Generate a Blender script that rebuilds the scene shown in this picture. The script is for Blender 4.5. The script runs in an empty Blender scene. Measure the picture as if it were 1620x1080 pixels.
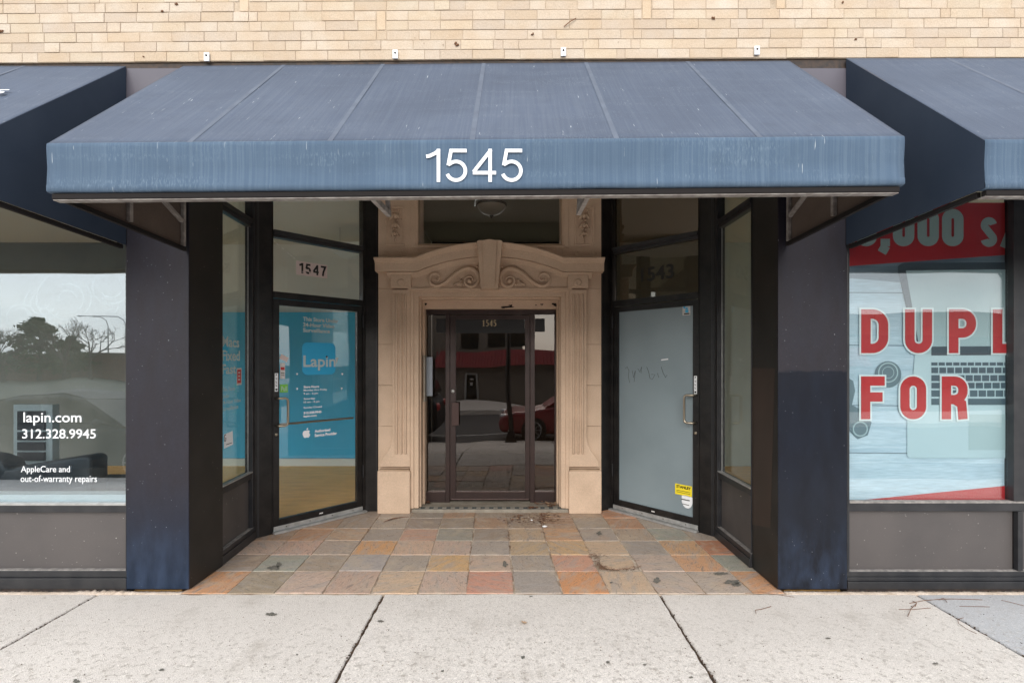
import bpy, bmesh, math, random
from mathutils import Matrix, Vector, noise as mnoise
R = random.Random(7)
D = bpy.data
sc = bpy.context.scene
C = sc.collection
rad = math.radians

# ------------------------------------------------------------ camera, sky, sun, exposure
cam_d = D.cameras.new('camera'); cam = D.objects.new('camera', cam_d); C.objects.link(cam)
cam.location = (0, 0, 1.5); cam.rotation_euler = (rad(90), 0, 0)
cam_d.sensor_width = 36; cam_d.lens = 17.87; cam_d.shift_y = 0.0204
cam_d.clip_start = 0.05; cam_d.clip_end = 2000
sc.camera = cam
SUN_EL, SUN_AZ = rad(25), rad(188)
w = D.worlds.new('World'); sc.world = w; w.use_nodes = True
nt = w.node_tree; bg = nt.nodes['Background']
sky = nt.nodes.new('ShaderNodeTexSky'); sky.sky_type = 'NISHITA'; sky.sun_disc = False
sky.sun_elevation = SUN_EL; sky.sun_rotation = SUN_AZ
tc = nt.nodes.new('ShaderNodeTexCoord'); mp = nt.nodes.new('ShaderNodeMapping')
mp.inputs['Scale'].default_value = (1, 1, 3.5)
no = nt.nodes.new('ShaderNodeTexNoise'); no.inputs['Scale'].default_value = 2.4; no.inputs['Detail'].default_value = 7
rp = nt.nodes.new('ShaderNodeValToRGB')
rp.color_ramp.elements[0].position = .36; rp.color_ramp.elements[0].color = (8.0, 8.6, 9.6, 1)
rp.color_ramp.elements[1].position = .62; rp.color_ramp.elements[1].color = (14.5, 14.5, 14.4, 1)
mx = nt.nodes.new('ShaderNodeMix'); mx.data_type = 'RGBA'; mx.inputs['Factor'].default_value = .8
L = nt.links.new
L(tc.outputs['Generated'], mp.inputs['Vector']); L(mp.outputs['Vector'], no.inputs['Vector']); L(no.outputs['Fac'], rp.inputs['Fac'])
L(sky.outputs['Color'], mx.inputs['A']); L(rp.outputs['Color'], mx.inputs['B']); L(mx.outputs['Result'], bg.inputs['Color'])
bg.inputs['Strength'].default_value = .11
sd = D.lights.new('sun', 'SUN'); sun = D.objects.new('sun', sd); C.objects.link(sun)
sd.energy = 1.6; sd.angle = rad(42); sd.color = (1, .95, .88)
# behind the camera and a little to its left: the bright part of an overcast sky
sun.rotation_euler = (rad(90) - SUN_EL, 0, rad(-8))
sc.view_settings.view_transform = 'Standard'; sc.view_settings.look = 'None'
sc.view_settings.exposure = 0.8; sc.view_settings.gamma = 1; sc.view_settings.use_curve_mapping = False
sc.cycles.max_bounces = 10; sc.cycles.transparent_max_bounces = 24; sc.cycles.diffuse_bounces = 5
sc.cycles.use_denoising = True

# ------------------------------------------------------------ measurement helpers
F = 804.0
def PX(px, Y): return (px - 810) * Y / F
def PZ(py, Y): return 1.5 - (py - 573) * Y / F
YW = 3.34           # plane of the facade
YF = 5.10           # plane of the stone doorway
YA = 2.356          # front of the awnings

# ------------------------------------------------------------ materials
M = {}
def mat(name, base, rough=.6, var=None, vscale=4, vdet=6, vamt=.5, fine=0, fscale=120, bump=0, bscale=60,
        metal=0, spec=.5, speck=None, speck_scale=90, speck_t=.68, objcol=False, stretch=None, coat=0, tint_rand=0,
        rough_var=0, emission=None):
    m = D.materials.new(name); m.use_nodes = True; t = m.node_tree; b = t.nodes['Principled BSDF']; K = t.links.new
    b.inputs['Roughness'].default_value = rough; b.inputs['Metallic'].default_value = metal
    b.inputs['Specular IOR Level'].default_value = spec; b.inputs['Coat Weight'].default_value = coat
    geo = t.nodes.new('ShaderNodeNewGeometry'); vec = geo.outputs['Position']
    if stretch:
        mm = t.nodes.new('ShaderNodeMapping'); mm.inputs['Scale'].default_value = stretch; K(vec, mm.inputs['Vector']); vec = mm.outputs['Vector']
    def noise(sc_, det=5, v=None):
        n = t.nodes.new('ShaderNodeTexNoise'); n.inputs['Scale'].default_value = sc_; n.inputs['Detail'].default_value = det
        K(v or vec, n.inputs['Vector']); return n.outputs['Fac']
    def rng(x, a, c, lo=0, hi=1):
        n = t.nodes.new('ShaderNodeMapRange'); K(x, n.inputs['Value'])
        for k, v in zip(('From Min', 'From Max', 'To Min', 'To Max'), (a, c, lo, hi)): n.inputs[k].default_value = v
        return n.outputs['Result']
    def mix(f, a, c, mode='MIX'):
        n = t.nodes.new('ShaderNodeMix'); n.data_type = 'RGBA'; n.blend_type = mode
        if isinstance(f, (int, float)): n.inputs['Factor'].default_value = f
        else: K(f, n.inputs['Factor'])
        for s, v in (('A', a), ('B', c)):
            if isinstance(v, tuple): n.inputs[s].default_value = (*v, 1)
            else: K(v, n.inputs[s])
        return n.outputs['Result']
    col = base
    if objcol:
        oi = t.nodes.new('ShaderNodeObjectInfo'); col = oi.outputs['Color']
    if var:
        col = mix(rng(noise(vscale, vdet), .5 - vamt * .3, .5 + vamt * .3), col, var)
        if objcol: # keep variation gentle where the object has its own colour
            col = mix(.55, col, oi.outputs['Color'])
    if fine:
        f = rng(noise(fscale, 3), .3, .7, 1 - fine, 1 + fine)
        cb = t.nodes.new('ShaderNodeCombineColor'); [K(f, cb.inputs[i]) for i in range(3)]
        col = mix(1.0, col, cb.outputs['Color'], 'MULTIPLY')
    if speck:
        col = mix(rng(noise(speck_scale, 2), speck_t, speck_t + .04), col, speck)
    if isinstance(col, tuple): b.inputs['Base Color'].default_value = (*col, 1)
    else: K(col, b.inputs['Base Color'])
    if rough_var: K(rng(noise(6, 6), .3, .7, rough - rough_var, rough + rough_var), b.inputs['Roughness'])
    if bump:
        bp = t.nodes.new('ShaderNodeBump'); bp.inputs['Strength'].default_value = 1; bp.inputs['Distance'].default_value = bump
        K(noise(bscale, 6), bp.inputs['Height']); K(bp.outputs['Normal'], b.inputs['Normal'])
    if emission:
        b.inputs['Emission Color'].default_value = (*emission[0], 1); b.inputs['Emission Strength'].default_value = emission[1]
    m['nodes_ready'] = True
    M[name] = m; return m

def glass(name, refl, tint=(.92, .95, .93), gtint=(1, 1, 1), rough=0.0, dirt=0.0):
    m = D.materials.new(name); m.use_nodes = True; t = m.node_tree; K = t.links.new
    t.nodes.remove(t.nodes['Principled BSDF']); out = t.nodes['Material Output']
    tr = t.nodes.new('ShaderNodeBsdfTransparent'); tr.inputs['Color'].default_value = (*tint, 1)
    gl = t.nodes.new('ShaderNodeBsdfAnisotropic'); gl.inputs['Roughness'].default_value = rough; gl.inputs['Color'].default_value = (*gtint, 1)
    fr = t.nodes.new('ShaderNodeLayerWeight'); fr.inputs['Blend'].default_value = .5
    pw = t.nodes.new('ShaderNodeMath'); pw.operation = 'POWER'; pw.inputs[1].default_value = 4; K(fr.outputs['Facing'], pw.inputs[0])
    ma = t.nodes.new('ShaderNodeMapRange'); K(pw.outputs[0], ma.inputs['Value']); ma.inputs['To Min'].default_value = refl; ma.inputs['To Max'].default_value = .85
    ms = t.nodes.new('ShaderNodeMixShader'); K(ma.outputs['Result'], ms.inputs['Fac']); K(tr.outputs[0], ms.inputs[1]); K(gl.outputs[0], ms.inputs[2])
    last = ms.outputs[0]
    # slow waviness of float glass
    geo = t.nodes.new('ShaderNodeNewGeometry'); n = t.nodes.new('ShaderNodeTexNoise'); n.inputs['Scale'].default_value = 1.3; n.inputs['Detail'].default_value = 1
    K(geo.outputs['Position'], n.inputs['Vector']); bp = t.nodes.new('ShaderNodeBump'); bp.inputs['Distance'].default_value = .004
    K(n.outputs['Fac'], bp.inputs['Height']); K(bp.outputs['Normal'], gl.inputs['Normal'])
    if dirt:
        df = t.nodes.new('ShaderNodeBsdfDiffuse'); df.inputs['Color'].default_value = (.5, .5, .48, 1)
        n2 = t.nodes.new('ShaderNodeTexNoise'); n2.inputs['Scale'].default_value = 5; n2.inputs['Detail'].default_value = 6; K(geo.outputs['Position'], n2.inputs['Vector'])
        mr = t.nodes.new('ShaderNodeMapRange'); K(n2.outputs['Fac'], mr.inputs['Value']); mr.inputs['From Min'].default_value = .35; mr.inputs['From Max'].default_value = .75; mr.inputs['To Max'].default_value = dirt
        m2 = t.nodes.new('ShaderNodeMixShader'); K(mr.outputs['Result'], m2.inputs['Fac']); K(last, m2.inputs[1]); K(df.outputs[0], m2.inputs[2]); last = m2.outputs[0]
    K(last, out.inputs['Surface']); M[name] = m; return m

# fabric of the awnings: faded blue grey with rain streaks and bird specks
def fabric(name, base, pale, axis):
    m = D.materials.new(name); m.use_nodes = True; t = m.node_tree; b = t.nodes['Principled BSDF']; K = t.links.new
    b.inputs['Roughness'].default_value = .75; b.inputs['Specular IOR Level'].default_value = .3
    geo = t.nodes.new('ShaderNodeNewGeometry'); pos = geo.outputs['Position']
    def mp_(s):
        n = t.nodes.new('ShaderNodeMapping'); n.inputs['Scale'].default_value = s; K(pos, n.inputs['Vector']); return n.outputs['Vector']
    def noise(v, s, d=5):
        n = t.nodes.new('ShaderNodeTexNoise'); n.inputs['Scale'].default_value = s; n.inputs['Detail'].default_value = d; K(v, n.inputs['Vector']); return n.outputs['Fac']
    def rng(x, a, c, lo=0, hi=1):
        n = t.nodes.new('ShaderNodeMapRange'); K(x, n.inputs['Value'])
        for k, v in zip(('From Min', 'From Max', 'To Min', 'To Max'), (a, c, lo, hi)): n.inputs[k].default_value = v
        return n.outputs['Result']
    def mix(f, a, c):
        n = t.nodes.new('ShaderNodeMix'); n.data_type = 'RGBA'
        if isinstance(f, float): n.inputs['Factor'].default_value = f
        else: K(f, n.inputs['Factor'])
        for s, v in (('A', a), ('B', c)):
            if isinstance(v, tuple): n.inputs[s].default_value = (*v, 1)
            else: K(v, n.inputs[s])
        return n.outputs['Result']
    def mul(a, c):
        n = t.nodes.new('ShaderNodeMath'); n.operation = 'MULTIPLY'; K(a, n.inputs[0]); K(c, n.inputs[1]); return n.outputs[0]
    st = noise(mp_((95, 1.6, 1.6)), 1, 6)
    big = noise(mp_((1, 1, 1)), 1.7, 6)
    cloud = noise(mp_((1, 1, 1)), 9, 6)
    col = mix(rng(big, .3, .7), base, tuple(x * 1.22 for x in base))
    col = mix(mul(rng(st, .42, .75, 0, .42), rng(big, .35, .6, .35, 1)), col, pale)
    col = mix(rng(cloud, .55, .8, 0, .3), col, tuple(x * .72 for x in base))
    st2 = noise(mp_((140, 3, 3)), 1, 2)
    col = mix(rng(st2, .66, .78, 0, .35), col, pale)
    drop = noise(mp_((120, 9, 9)), 1, 2)
    chalk = noise(mp_((1.5, 14, 14)), 1, 7)
    grain = noise(mp_((160, 40, 40)), 1, 3)
    col = mix(mul(rng(grain, .5, .7, 0, .8), rng(chalk, .5, .68)), col, pale)
    col = mix(mul(rng(drop, .725, .76, 0, .6), rng(noise(mp_((1, 1, 1)), 4), .45, .55)), col, (.55, .6, .62))
    K(col, b.inputs['Base Color'])
    bp = t.nodes.new('ShaderNodeBump'); bp.inputs['Distance'].default_value = .0012; K(noise(mp_((1, 1, 1)), 350, 2), bp.inputs['Height']); K(bp.outputs['Normal'], b.inputs['Normal'])
    M[name] = m
fabric('fabric_top', (.056, .073, .108), (.115, .14, .178), 'slope')
fabric('fabric_front', (.052, .086, .134), (.135, .19, .25), 'z')
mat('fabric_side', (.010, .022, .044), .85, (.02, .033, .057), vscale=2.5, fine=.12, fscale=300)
mat('fabric_lining', (.115, .085, .068), .85, (.085, .062, .05), vscale=3, fine=.15, fscale=200)
mat('seam', (.068, .086, .122), .75, (.088, .11, .15), vscale=12)
mat('awning_bar', (.33, .31, .29), .5, (.18, .16, .15), vscale=25)
mat('awning_hem', (.014, .012, .012), .8, spec=.2)
mat('brick', (.6, .5, .4), .9, (.42, .29, .17), vscale=7, vamt=.7, objcol=True, fine=.13, fscale=180, bump=.0028, bscale=75, speck=(.30, .22, .15), speck_scale=48, speck_t=.76)
mat('mortar', (.46, .375, .285), .95, (.34, .27, .195), vscale=14, fine=.15)
mat('dark_steel', (.018, .014, .013), .7, (.05, .03, .02), vscale=30)
mat('fascia', (.09, .083, .105), .55, (.075, .07, .09), vscale=2)
mat('black_metal', (.007, .0065, .0065), .35, spec=.32, var=(.018, .016, .015), vscale=8, fine=.2, fscale=60, speck=(.16, .14, .12), speck_scale=45, speck_t=.79)
mat('frame_metal', (.014, .015, .018), .42, (.028, .028, .03), vscale=9, speck=(.25, .23, .2), speck_scale=70, speck_t=.79)
mat('kick', (.085, .075, .072), .55, (.068, .061, .06), vscale=2.5, fine=.08, fscale=200, speck=(.4, .38, .35), speck_scale=62, speck_t=.72)
mat('kick_dark', (.085, .076, .072), .5, (.06, .054, .052), vscale=4, speck=(.45, .42, .38), speck_scale=40, speck_t=.74)
mat('dust', (.30, .28, .26), .9, (.16, .15, .145), vscale=30)
mat('stone', (.65, .485, .355), .8, (.50, .365, .26), vscale=4.5, vdet=10, vamt=1.1, fine=.1, fscale=120, bump=.0014, bscale=90, speck=(.68, .62, .54), speck_scale=38, speck_t=.765)
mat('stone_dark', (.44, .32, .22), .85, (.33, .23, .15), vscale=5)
mat('chip', (.012, .008, .006), .9)
mat('bronze', (.045, .027, .024), .38, (.03, .018, .016), vscale=6, metal=.35, rough_var=.08)
mat('bronze_light', (.085, .055, .05), .3, metal=.6)
mat('steel', (.36, .31, .24), .28, metal=.9)
mat('aluminium', (.5, .5, .49), .42, (.38, .38, .37), vscale=20, metal=.6)
mat('white_vinyl', (.78, .8, .82), .6)
mat('faded_vinyl', (.42, .50, .50), .6)
mat('black_ink', (.01, .01, .01), .6)
mat('sticker_pink', (.62, .52, .50), .6)
mat('sticker_white', (.62, .61, .6), .6, (.5, .48, .46), vscale=60)
mat('sticker_red', (.45, .03, .03), .5)
mat('sticker_green', (.16, .5, .05), .5)
mat('sticker_yellow', (.85, .68, .02), .5)
mat('logo_blue', (.02, .34, .60), .5)
mat('gold', (.42, .33, .20), .4, metal=.4)
mat('poster_lens', (.12, .18, .215), .4)
mat('ghost_ink', (.02, .02, .02), .6)
mat('white_paint', (.78, .8, .83), .6, (.7, .72, .76), vscale=20)
mat('frost', (.225, .28, .305), .3, (.19, .24, .262), vscale=1.5, vdet=3, fine=.05, fscale=300, spec=.6)
def slate_mat():
    m = mat('slate', (.3, .25, .2), .7, objcol=True, fine=.16, fscale=110, bump=.005, bscale=18, speck=(.10, .085, .07), speck_scale=60, speck_t=.72)
    t = m.node_tree; K = t.links.new; b = t.nodes['Principled BSDF']; old = b.inputs['Base Color'].links[0].from_socket
    oi = t.nodes.new('ShaderNodeObjectInfo'); geo = t.nodes.new('ShaderNodeNewGeometry')
    rot = t.nodes.new('ShaderNodeVectorRotate'); rot.rotation_type = 'Z_AXIS'; ml = t.nodes.new('ShaderNodeMath'); ml.operation = 'MULTIPLY'; ml.inputs[1].default_value = 6.28
    K(oi.outputs['Random'], ml.inputs[0]); K(ml.outputs[0], rot.inputs['Angle']); K(geo.outputs['Position'], rot.inputs['Vector'])
    mp_ = t.nodes.new('ShaderNodeMapping'); mp_.inputs['Scale'].default_value = (3.5, 14, 3.5); K(rot.outputs[0], mp_.inputs['Vector'])
    def layer(vec, sc_, det, lo, hi, amt, colr, old, dist=0.0):
        n = t.nodes.new('ShaderNodeTexNoise'); n.noise_dimensions = '4D'; n.inputs['Scale'].default_value = sc_; n.inputs['Detail'].default_value = det; n.inputs['Distortion'].default_value = dist
        K(vec, n.inputs['Vector']); K(ml.outputs[0], n.inputs['W'])
        r_ = t.nodes.new('ShaderNodeMapRange'); K(n.outputs['Fac'], r_.inputs['Value']); r_.inputs['From Min'].default_value = lo; r_.inputs['From Max'].default_value = hi; r_.inputs['To Max'].default_value = amt
        x = t.nodes.new('ShaderNodeMix'); x.data_type = 'RGBA'; K(r_.outputs['Result'], x.inputs['Factor']); K(old, x.inputs['A']); x.inputs['B'].default_value = (*colr, 1); return x.outputs['Result']
    old = layer(mp_.outputs[0], 1.2, 8, .46, .66, .6, (.37, .33, .30), old, 1.2)
    old = layer(geo.outputs['Position'], 7, 6, .52, .68, .55, (.50, .40, .30), old, .8)
    old = layer(geo.outputs['Position'], 5, 7, .57, .72, .32, (.46, .29, .18), old, .5)
    old = layer(mp_.outputs[0], 3.5, 9, .56, .66, .6, (.15, .14, .13), old, 2.0)
    K(old, b.inputs['Base Color'])
slate_mat()
mat('grout', (.62, .53, .43), .95, (.25, .17, .11), vscale=6, vamt=.5, fine=.25, fscale=200, bump=.002, bscale=150)
def concrete(name, c1, c2, warm):
    m = mat(name, c1, .92, c2, vscale=1.6, vamt=.8, fine=.22, fscale=210, bump=.003, bscale=170, speck=warm, speck_scale=85, speck_t=.665)
    t = m.node_tree; K = t.links.new; b = t.nodes['Principled BSDF']; old = b.inputs['Base Color'].links[0].from_socket
    geo = t.nodes.new('ShaderNodeNewGeometry'); sp = t.nodes.new('ShaderNodeSeparateXYZ'); K(geo.outputs['Position'], sp.inputs[0])
    wear = t.nodes.new('ShaderNodeMapRange'); K(sp.outputs['Y'], wear.inputs['Value'])          # the slabs are more worn towards the street
    for k, v in zip(('From Min', 'From Max', 'To Min', 'To Max'), (3.1, 2.3, .25, 1.0)): wear.inputs[k].default_value = v
    def layer(sc_, det, lo, hi, amt, colr, old, mod=True):
        n = t.nodes.new('ShaderNodeTexNoise'); n.inputs['Scale'].default_value = sc_; n.inputs['Detail'].default_value = det; n.inputs['Roughness'].default_value = .7; K(geo.outputs['Position'], n.inputs['Vector'])
        r_ = t.nodes.new('ShaderNodeMapRange'); K(n.outputs['Fac'], r_.inputs['Value']); r_.inputs['From Min'].default_value = lo; r_.inputs['From Max'].default_value = hi; r_.inputs['To Max'].default_value = amt
        f = r_.outputs['Result']
        if mod:
            q = t.nodes.new('ShaderNodeMath'); q.operation = 'MULTIPLY'; K(f, q.inputs[0]); K(wear.outputs['Result'], q.inputs[1]); f = q.outputs[0]
        x = t.nodes.new('ShaderNodeMix'); x.data_type = 'RGBA'; K(f, x.inputs['Factor']); K(old, x.inputs['A']); x.inputs['B'].default_value = (*colr, 1); return x.outputs['Result']
    old = layer(26, 9, .53, .62, .85, (.33, .29, .25), old); old = layer(45, 7, .56, .64, .9, (.85, .80, .74), old)
    old = layer(3.2, 9, .56, .72, .55, (.40, .35, .30), old, False); old = layer(9, 7, .62, .70, .5, (.34, .30, .26), old)
    old = layer(110, 3, .63, .67, .8, (.16, .13, .11), old)
    K(old, b.inputs['Base Color'])
concrete('concrete', (.70, .65, .60), (.60, .555, .51), (.30, .22, .16))
concrete('concrete_blue', (.50, .50, .51), (.44, .44, .45), (.25, .22, .2))
mat('dirt', (.10, .06, .035), 1, (.045, .03, .02), vscale=40, fine=.3, fscale=150, bump=.006, bscale=90)
mat('rubble', (.64, .54, .45), .95, (.45, .36, .28), vscale=14, fine=.2, bump=.006, bscale=50)
mat('asphalt', (.06, .06, .062), .85, (.045, .045, .045), vscale=3, fine=.2)
mat('road_paint', (.5, .5, .48), .8)
mat('sill_stone', (.30, .27, .22), .7, (.22, .19, .15), vscale=9, fine=.1)
mat('mosaic_pale', (.42, .39, .33), .6, (.3, .27, .22), vscale=60)
mat('mosaic_dark', (.05, .065, .07), .5)
mat('leaf', (.20, .085, .04), .8, (.09, .045, .03), vscale=25, objcol=False)
mat('leaf_pale', (.46, .33, .21), .8, (.32, .2, .12), vscale=40)
mat('needle', (.16, .07, .035), .9, (.07, .035, .02), vscale=30)
mat('twig', (.17, .08, .04), .9)
mat('paper', (.8, .8, .8), .8)
mat('wall_blue', (.055, .43, .70), .7, (.06, .46, .73), vscale=2)
mat('wall_grey', (.72, .74, .70), .8, (.68, .70, .66), vscale=1.5)
mat('wall_green', (.52, .56, .50), .8, (.46, .5, .45), vscale=1.5)
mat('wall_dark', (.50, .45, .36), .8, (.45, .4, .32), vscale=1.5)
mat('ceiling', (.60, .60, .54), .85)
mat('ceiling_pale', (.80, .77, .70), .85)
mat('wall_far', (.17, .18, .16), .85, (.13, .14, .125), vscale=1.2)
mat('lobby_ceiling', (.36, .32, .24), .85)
mat('baseboard', (.62, .66, .63), .6)
mat('shop_floor', (.80, .45, .14), .6, (.66, .36, .11), vscale=3, stretch=(1, 4, 1))
mat('sofa', (.035, .04, .045), .6, (.05, .055, .06), vscale=5)
mat('cabinet', (.02, .02, .022), .5)
mat('rail_white', (.5, .55, .53), .5)
mat('lamp_glass', (.35, .32, .26), .3)
mat('intercom', (.20, .22, .25), .4, metal=.3)
mat('poster_red', (.46, .025, .03), .35, (.40, .02, .025), vscale=3)
mat('poster_white', (.62, .70, .72), .35)
mat('poster_num', (.33, .42, .41), .4)
mat('poster_laptop', (.41, .53, .58), .35, (.45, .57, .62), vscale=1.2)
mat('poster_screen', (.32, .43, .46), .35, (.38, .49, .52), vscale=1.5)
mat('poster_key', (.06, .10, .13), .4)
mat('poster_bezel', (.05, .07, .09), .4)
mat('poster_wood', (.34, .46, .55), .35, (.50, .61, .69), vscale=1.5, vdet=12, vamt=.9, stretch=(1, 1, 13), fine=.12, fscale=10)
mat('poster_wood_dark', (.10, .14, .18), .35, (.19, .25, .30), vscale=2.5, vdet=8, stretch=(1, 1, 7))
mat('car_red', (.20, .010, .018), .3, spec=.5, coat=.3)
mat('car_grey', (.02, .023, .026), .55, spec=.12)
mat('car_silver', (.35, .36, .37), .3, coat=.6, metal=.3)
mat('car_glass', (.012, .015, .014), .1, spec=.4)
mat('tyre', (.012, .012, .012), .8)
mat('rim', (.35, .35, .36), .3, metal=.8)
mat('headlamp', (.5, .52, .55), .15)
mat('stucco', (.20, .175, .15), .9, (.16, .14, .12), vscale=2)
mat('red_roof', (.28, .03, .035), .55, (.2, .025, .03), vscale=3)
mat('brick_far', (.16, .085, .06), .9, (.11, .06, .045), vscale=2)
mat('white_wall', (.7, .7, .69), .8)
mat('bark', (.05, .038, .03), .9)
mat('foliage', (.03, .055, .025), .9, (.055, .085, .035), vscale=6)
mat('far_ground', (.06, .063, .05), 1, (.04, .05, .03), vscale=1)
mat('pole_black', (.01, .01, .011), .4)
glass('pane', .17, (.90, .95, .98), gtint=(.90, .96, 1), dirt=.03)
glass('pane_door', .05, (.97, .985, .985), dirt=.015)
glass('pane_dark', .095, (.50, .455, .42), gtint=(.88, .84, .81))
glass('pane_upper', .03, (.95, .94, .92))
glass('pane_poster', .07, (.93, .96, .96))
glass('pane_side', .03, (.93, .96, .94), dirt=.03)

# pillar panel: dark gloss paint with specks; mirrored street painted in as a bluer lower zone
def pillar_mat(name, edge, dark):
    m = mat(name, (.017, .0145, .021), .42, (.013, .0115, .016), vscale=1.5, spec=.32, speck=(.28, .28, .3), speck_scale=62, speck_t=.735, bump=.0006, bscale=200, fine=.12, fscale=90)
    t = m.node_tree; b = t.nodes['Principled BSDF']; K = t.links.new
    geo = t.nodes.new('ShaderNodeNewGeometry'); sp = t.nodes.new('ShaderNodeSeparateXYZ'); K(geo.outputs['Position'], sp.inputs[0])
    n = t.nodes.new('ShaderNodeTexNoise'); n.inputs['Scale'].default_value = 30; K(geo.outputs['Position'], n.inputs['Vector'])
    ad = t.nodes.new('ShaderNodeMath'); ad.operation = 'MULTIPLY_ADD'; K(n.outputs['Fac'], ad.inputs[0]); ad.inputs[1].default_value = .05; K(sp.outputs['Z'], ad.inputs[2])
    mr = t.nodes.new('ShaderNodeMapRange'); K(ad.outputs[0], mr.inputs['Value']); mr.inputs['From Min'].default_value = edge[0]; mr.inputs['From Max'].default_value = edge[1]
    old = b.inputs['Base Color'].links[0].from_socket
    mxn = t.nodes.new('ShaderNodeMix'); mxn.data_type = 'RGBA'; K(mr.outputs['Result'], mxn.inputs['Factor']); mxn.inputs['A'].default_value = dark; K(old, mxn.inputs['B'])  # dark lower zone: reflected street put into the base colour
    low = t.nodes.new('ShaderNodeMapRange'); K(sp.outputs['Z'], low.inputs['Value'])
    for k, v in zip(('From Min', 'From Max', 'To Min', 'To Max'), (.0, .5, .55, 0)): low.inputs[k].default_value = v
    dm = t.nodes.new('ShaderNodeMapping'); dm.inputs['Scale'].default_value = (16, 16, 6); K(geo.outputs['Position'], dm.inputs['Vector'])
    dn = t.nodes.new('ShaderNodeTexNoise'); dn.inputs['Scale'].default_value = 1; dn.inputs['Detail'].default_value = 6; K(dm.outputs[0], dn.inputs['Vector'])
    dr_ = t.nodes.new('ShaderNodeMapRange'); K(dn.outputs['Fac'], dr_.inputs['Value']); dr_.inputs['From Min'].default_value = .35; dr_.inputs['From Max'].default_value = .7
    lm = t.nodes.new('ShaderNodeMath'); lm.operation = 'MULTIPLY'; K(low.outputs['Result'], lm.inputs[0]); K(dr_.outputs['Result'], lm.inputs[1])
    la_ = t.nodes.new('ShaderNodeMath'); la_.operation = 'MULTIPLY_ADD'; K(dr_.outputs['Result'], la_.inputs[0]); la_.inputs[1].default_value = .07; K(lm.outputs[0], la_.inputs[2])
    mg = t.nodes.new('ShaderNodeMix'); mg.data_type = 'RGBA'; K(la_.outputs[0], mg.inputs['Factor']); K(mxn.outputs['Result'], mg.inputs['A']); mg.inputs['B'].default_value = (.035, .055, .10, 1); mxn = mg  # bluish sheen near the foot, painted into the colour
    # keep specks over the dark zone
    n3 = t.nodes.new('ShaderNodeTexNoise'); n3.inputs['Scale'].default_value = 80; K(geo.outputs['Position'], n3.inputs['Vector'])
    m3 = t.nodes.new('ShaderNodeMapRange'); K(n3.outputs['Fac'], m3.inputs['Value']); m3.inputs['From Min'].default_value = .75; m3.inputs['From Max'].default_value = .78
    mx3 = t.nodes.new('ShaderNodeMix'); mx3.data_type = 'RGBA'; K(m3.outputs['Result'], mx3.inputs['Factor']); K(mxn.outputs['Result'], mx3.inputs['A']); mx3.inputs['B'].default_value = (.3, .32, .35, 1)
    K(mx3.outputs['Result'], b.inputs['Base Color'])
    r2 = t.nodes.new('ShaderNodeMapRange'); K(mr.outputs['Result'], r2.inputs['Value']); r2.inputs['To Min'].default_value = .28; r2.inputs['To Max'].default_value = .5; K(r2.outputs['Result'], b.inputs['Roughness'])
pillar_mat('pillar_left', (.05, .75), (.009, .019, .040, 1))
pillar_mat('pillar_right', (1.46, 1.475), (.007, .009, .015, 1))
mat('pillar_side', (.008, .0085, .008), .5, (.016, .015, .014), vscale=5, speck=(.2, .18, .15), speck_scale=50, speck_t=.755)
mat('patch_brown', (.035, .023, .018), .5, (.028, .019, .015), vscale=4)

# ------------------------------------------------------------ object helpers
WM = {}
def thing(name, label, cat, loc=(0, 0, 0), rotz=0, group=None, local=False):
    o = D.objects.new(name, None); C.objects.link(o); o.location = loc; o.rotation_euler = (0, 0, rotz)
    o.empty_display_size = .1
    o['label'] = label; o['category'] = cat
    if group: o['group'] = group
    if not local: WM[o.name] = (Matrix.Translation(loc) @ Matrix.Rotation(rotz, 4, 'Z')).inverted()
    return o
def struct(name):
    o = D.objects.new(name, None); C.objects.link(o); o['kind'] = 'structure'; return o
def tag(o, label, cat, group=None):
    o['label'] = label; o['category'] = cat
    if group: o['group'] = group
    return o
def link(name, me, parent=None, m=None, bevel=0, smooth=False, seg=2, kind=None, color=None):
    if m: me.materials.clear(); me.materials.append(M[m])
    o = D.objects.new(name, me); C.objects.link(o)
    if parent is not None:
        o.parent = parent
        x = WM.get(parent.name)
        if x is not None:
            me.transform(x); WM[o.name] = x
    if smooth: me.polygons.foreach_set('use_smooth', [True] * len(me.polygons))
    if bevel:
        b = o.modifiers.new('edge', 'BEVEL'); b.width = bevel; b.segments = seg; b.limit_method = 'ANGLE'; b.angle_limit = rad(40)
    if kind: o['kind'] = kind
    if color: o.color = (*color, 1)
    return o
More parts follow.
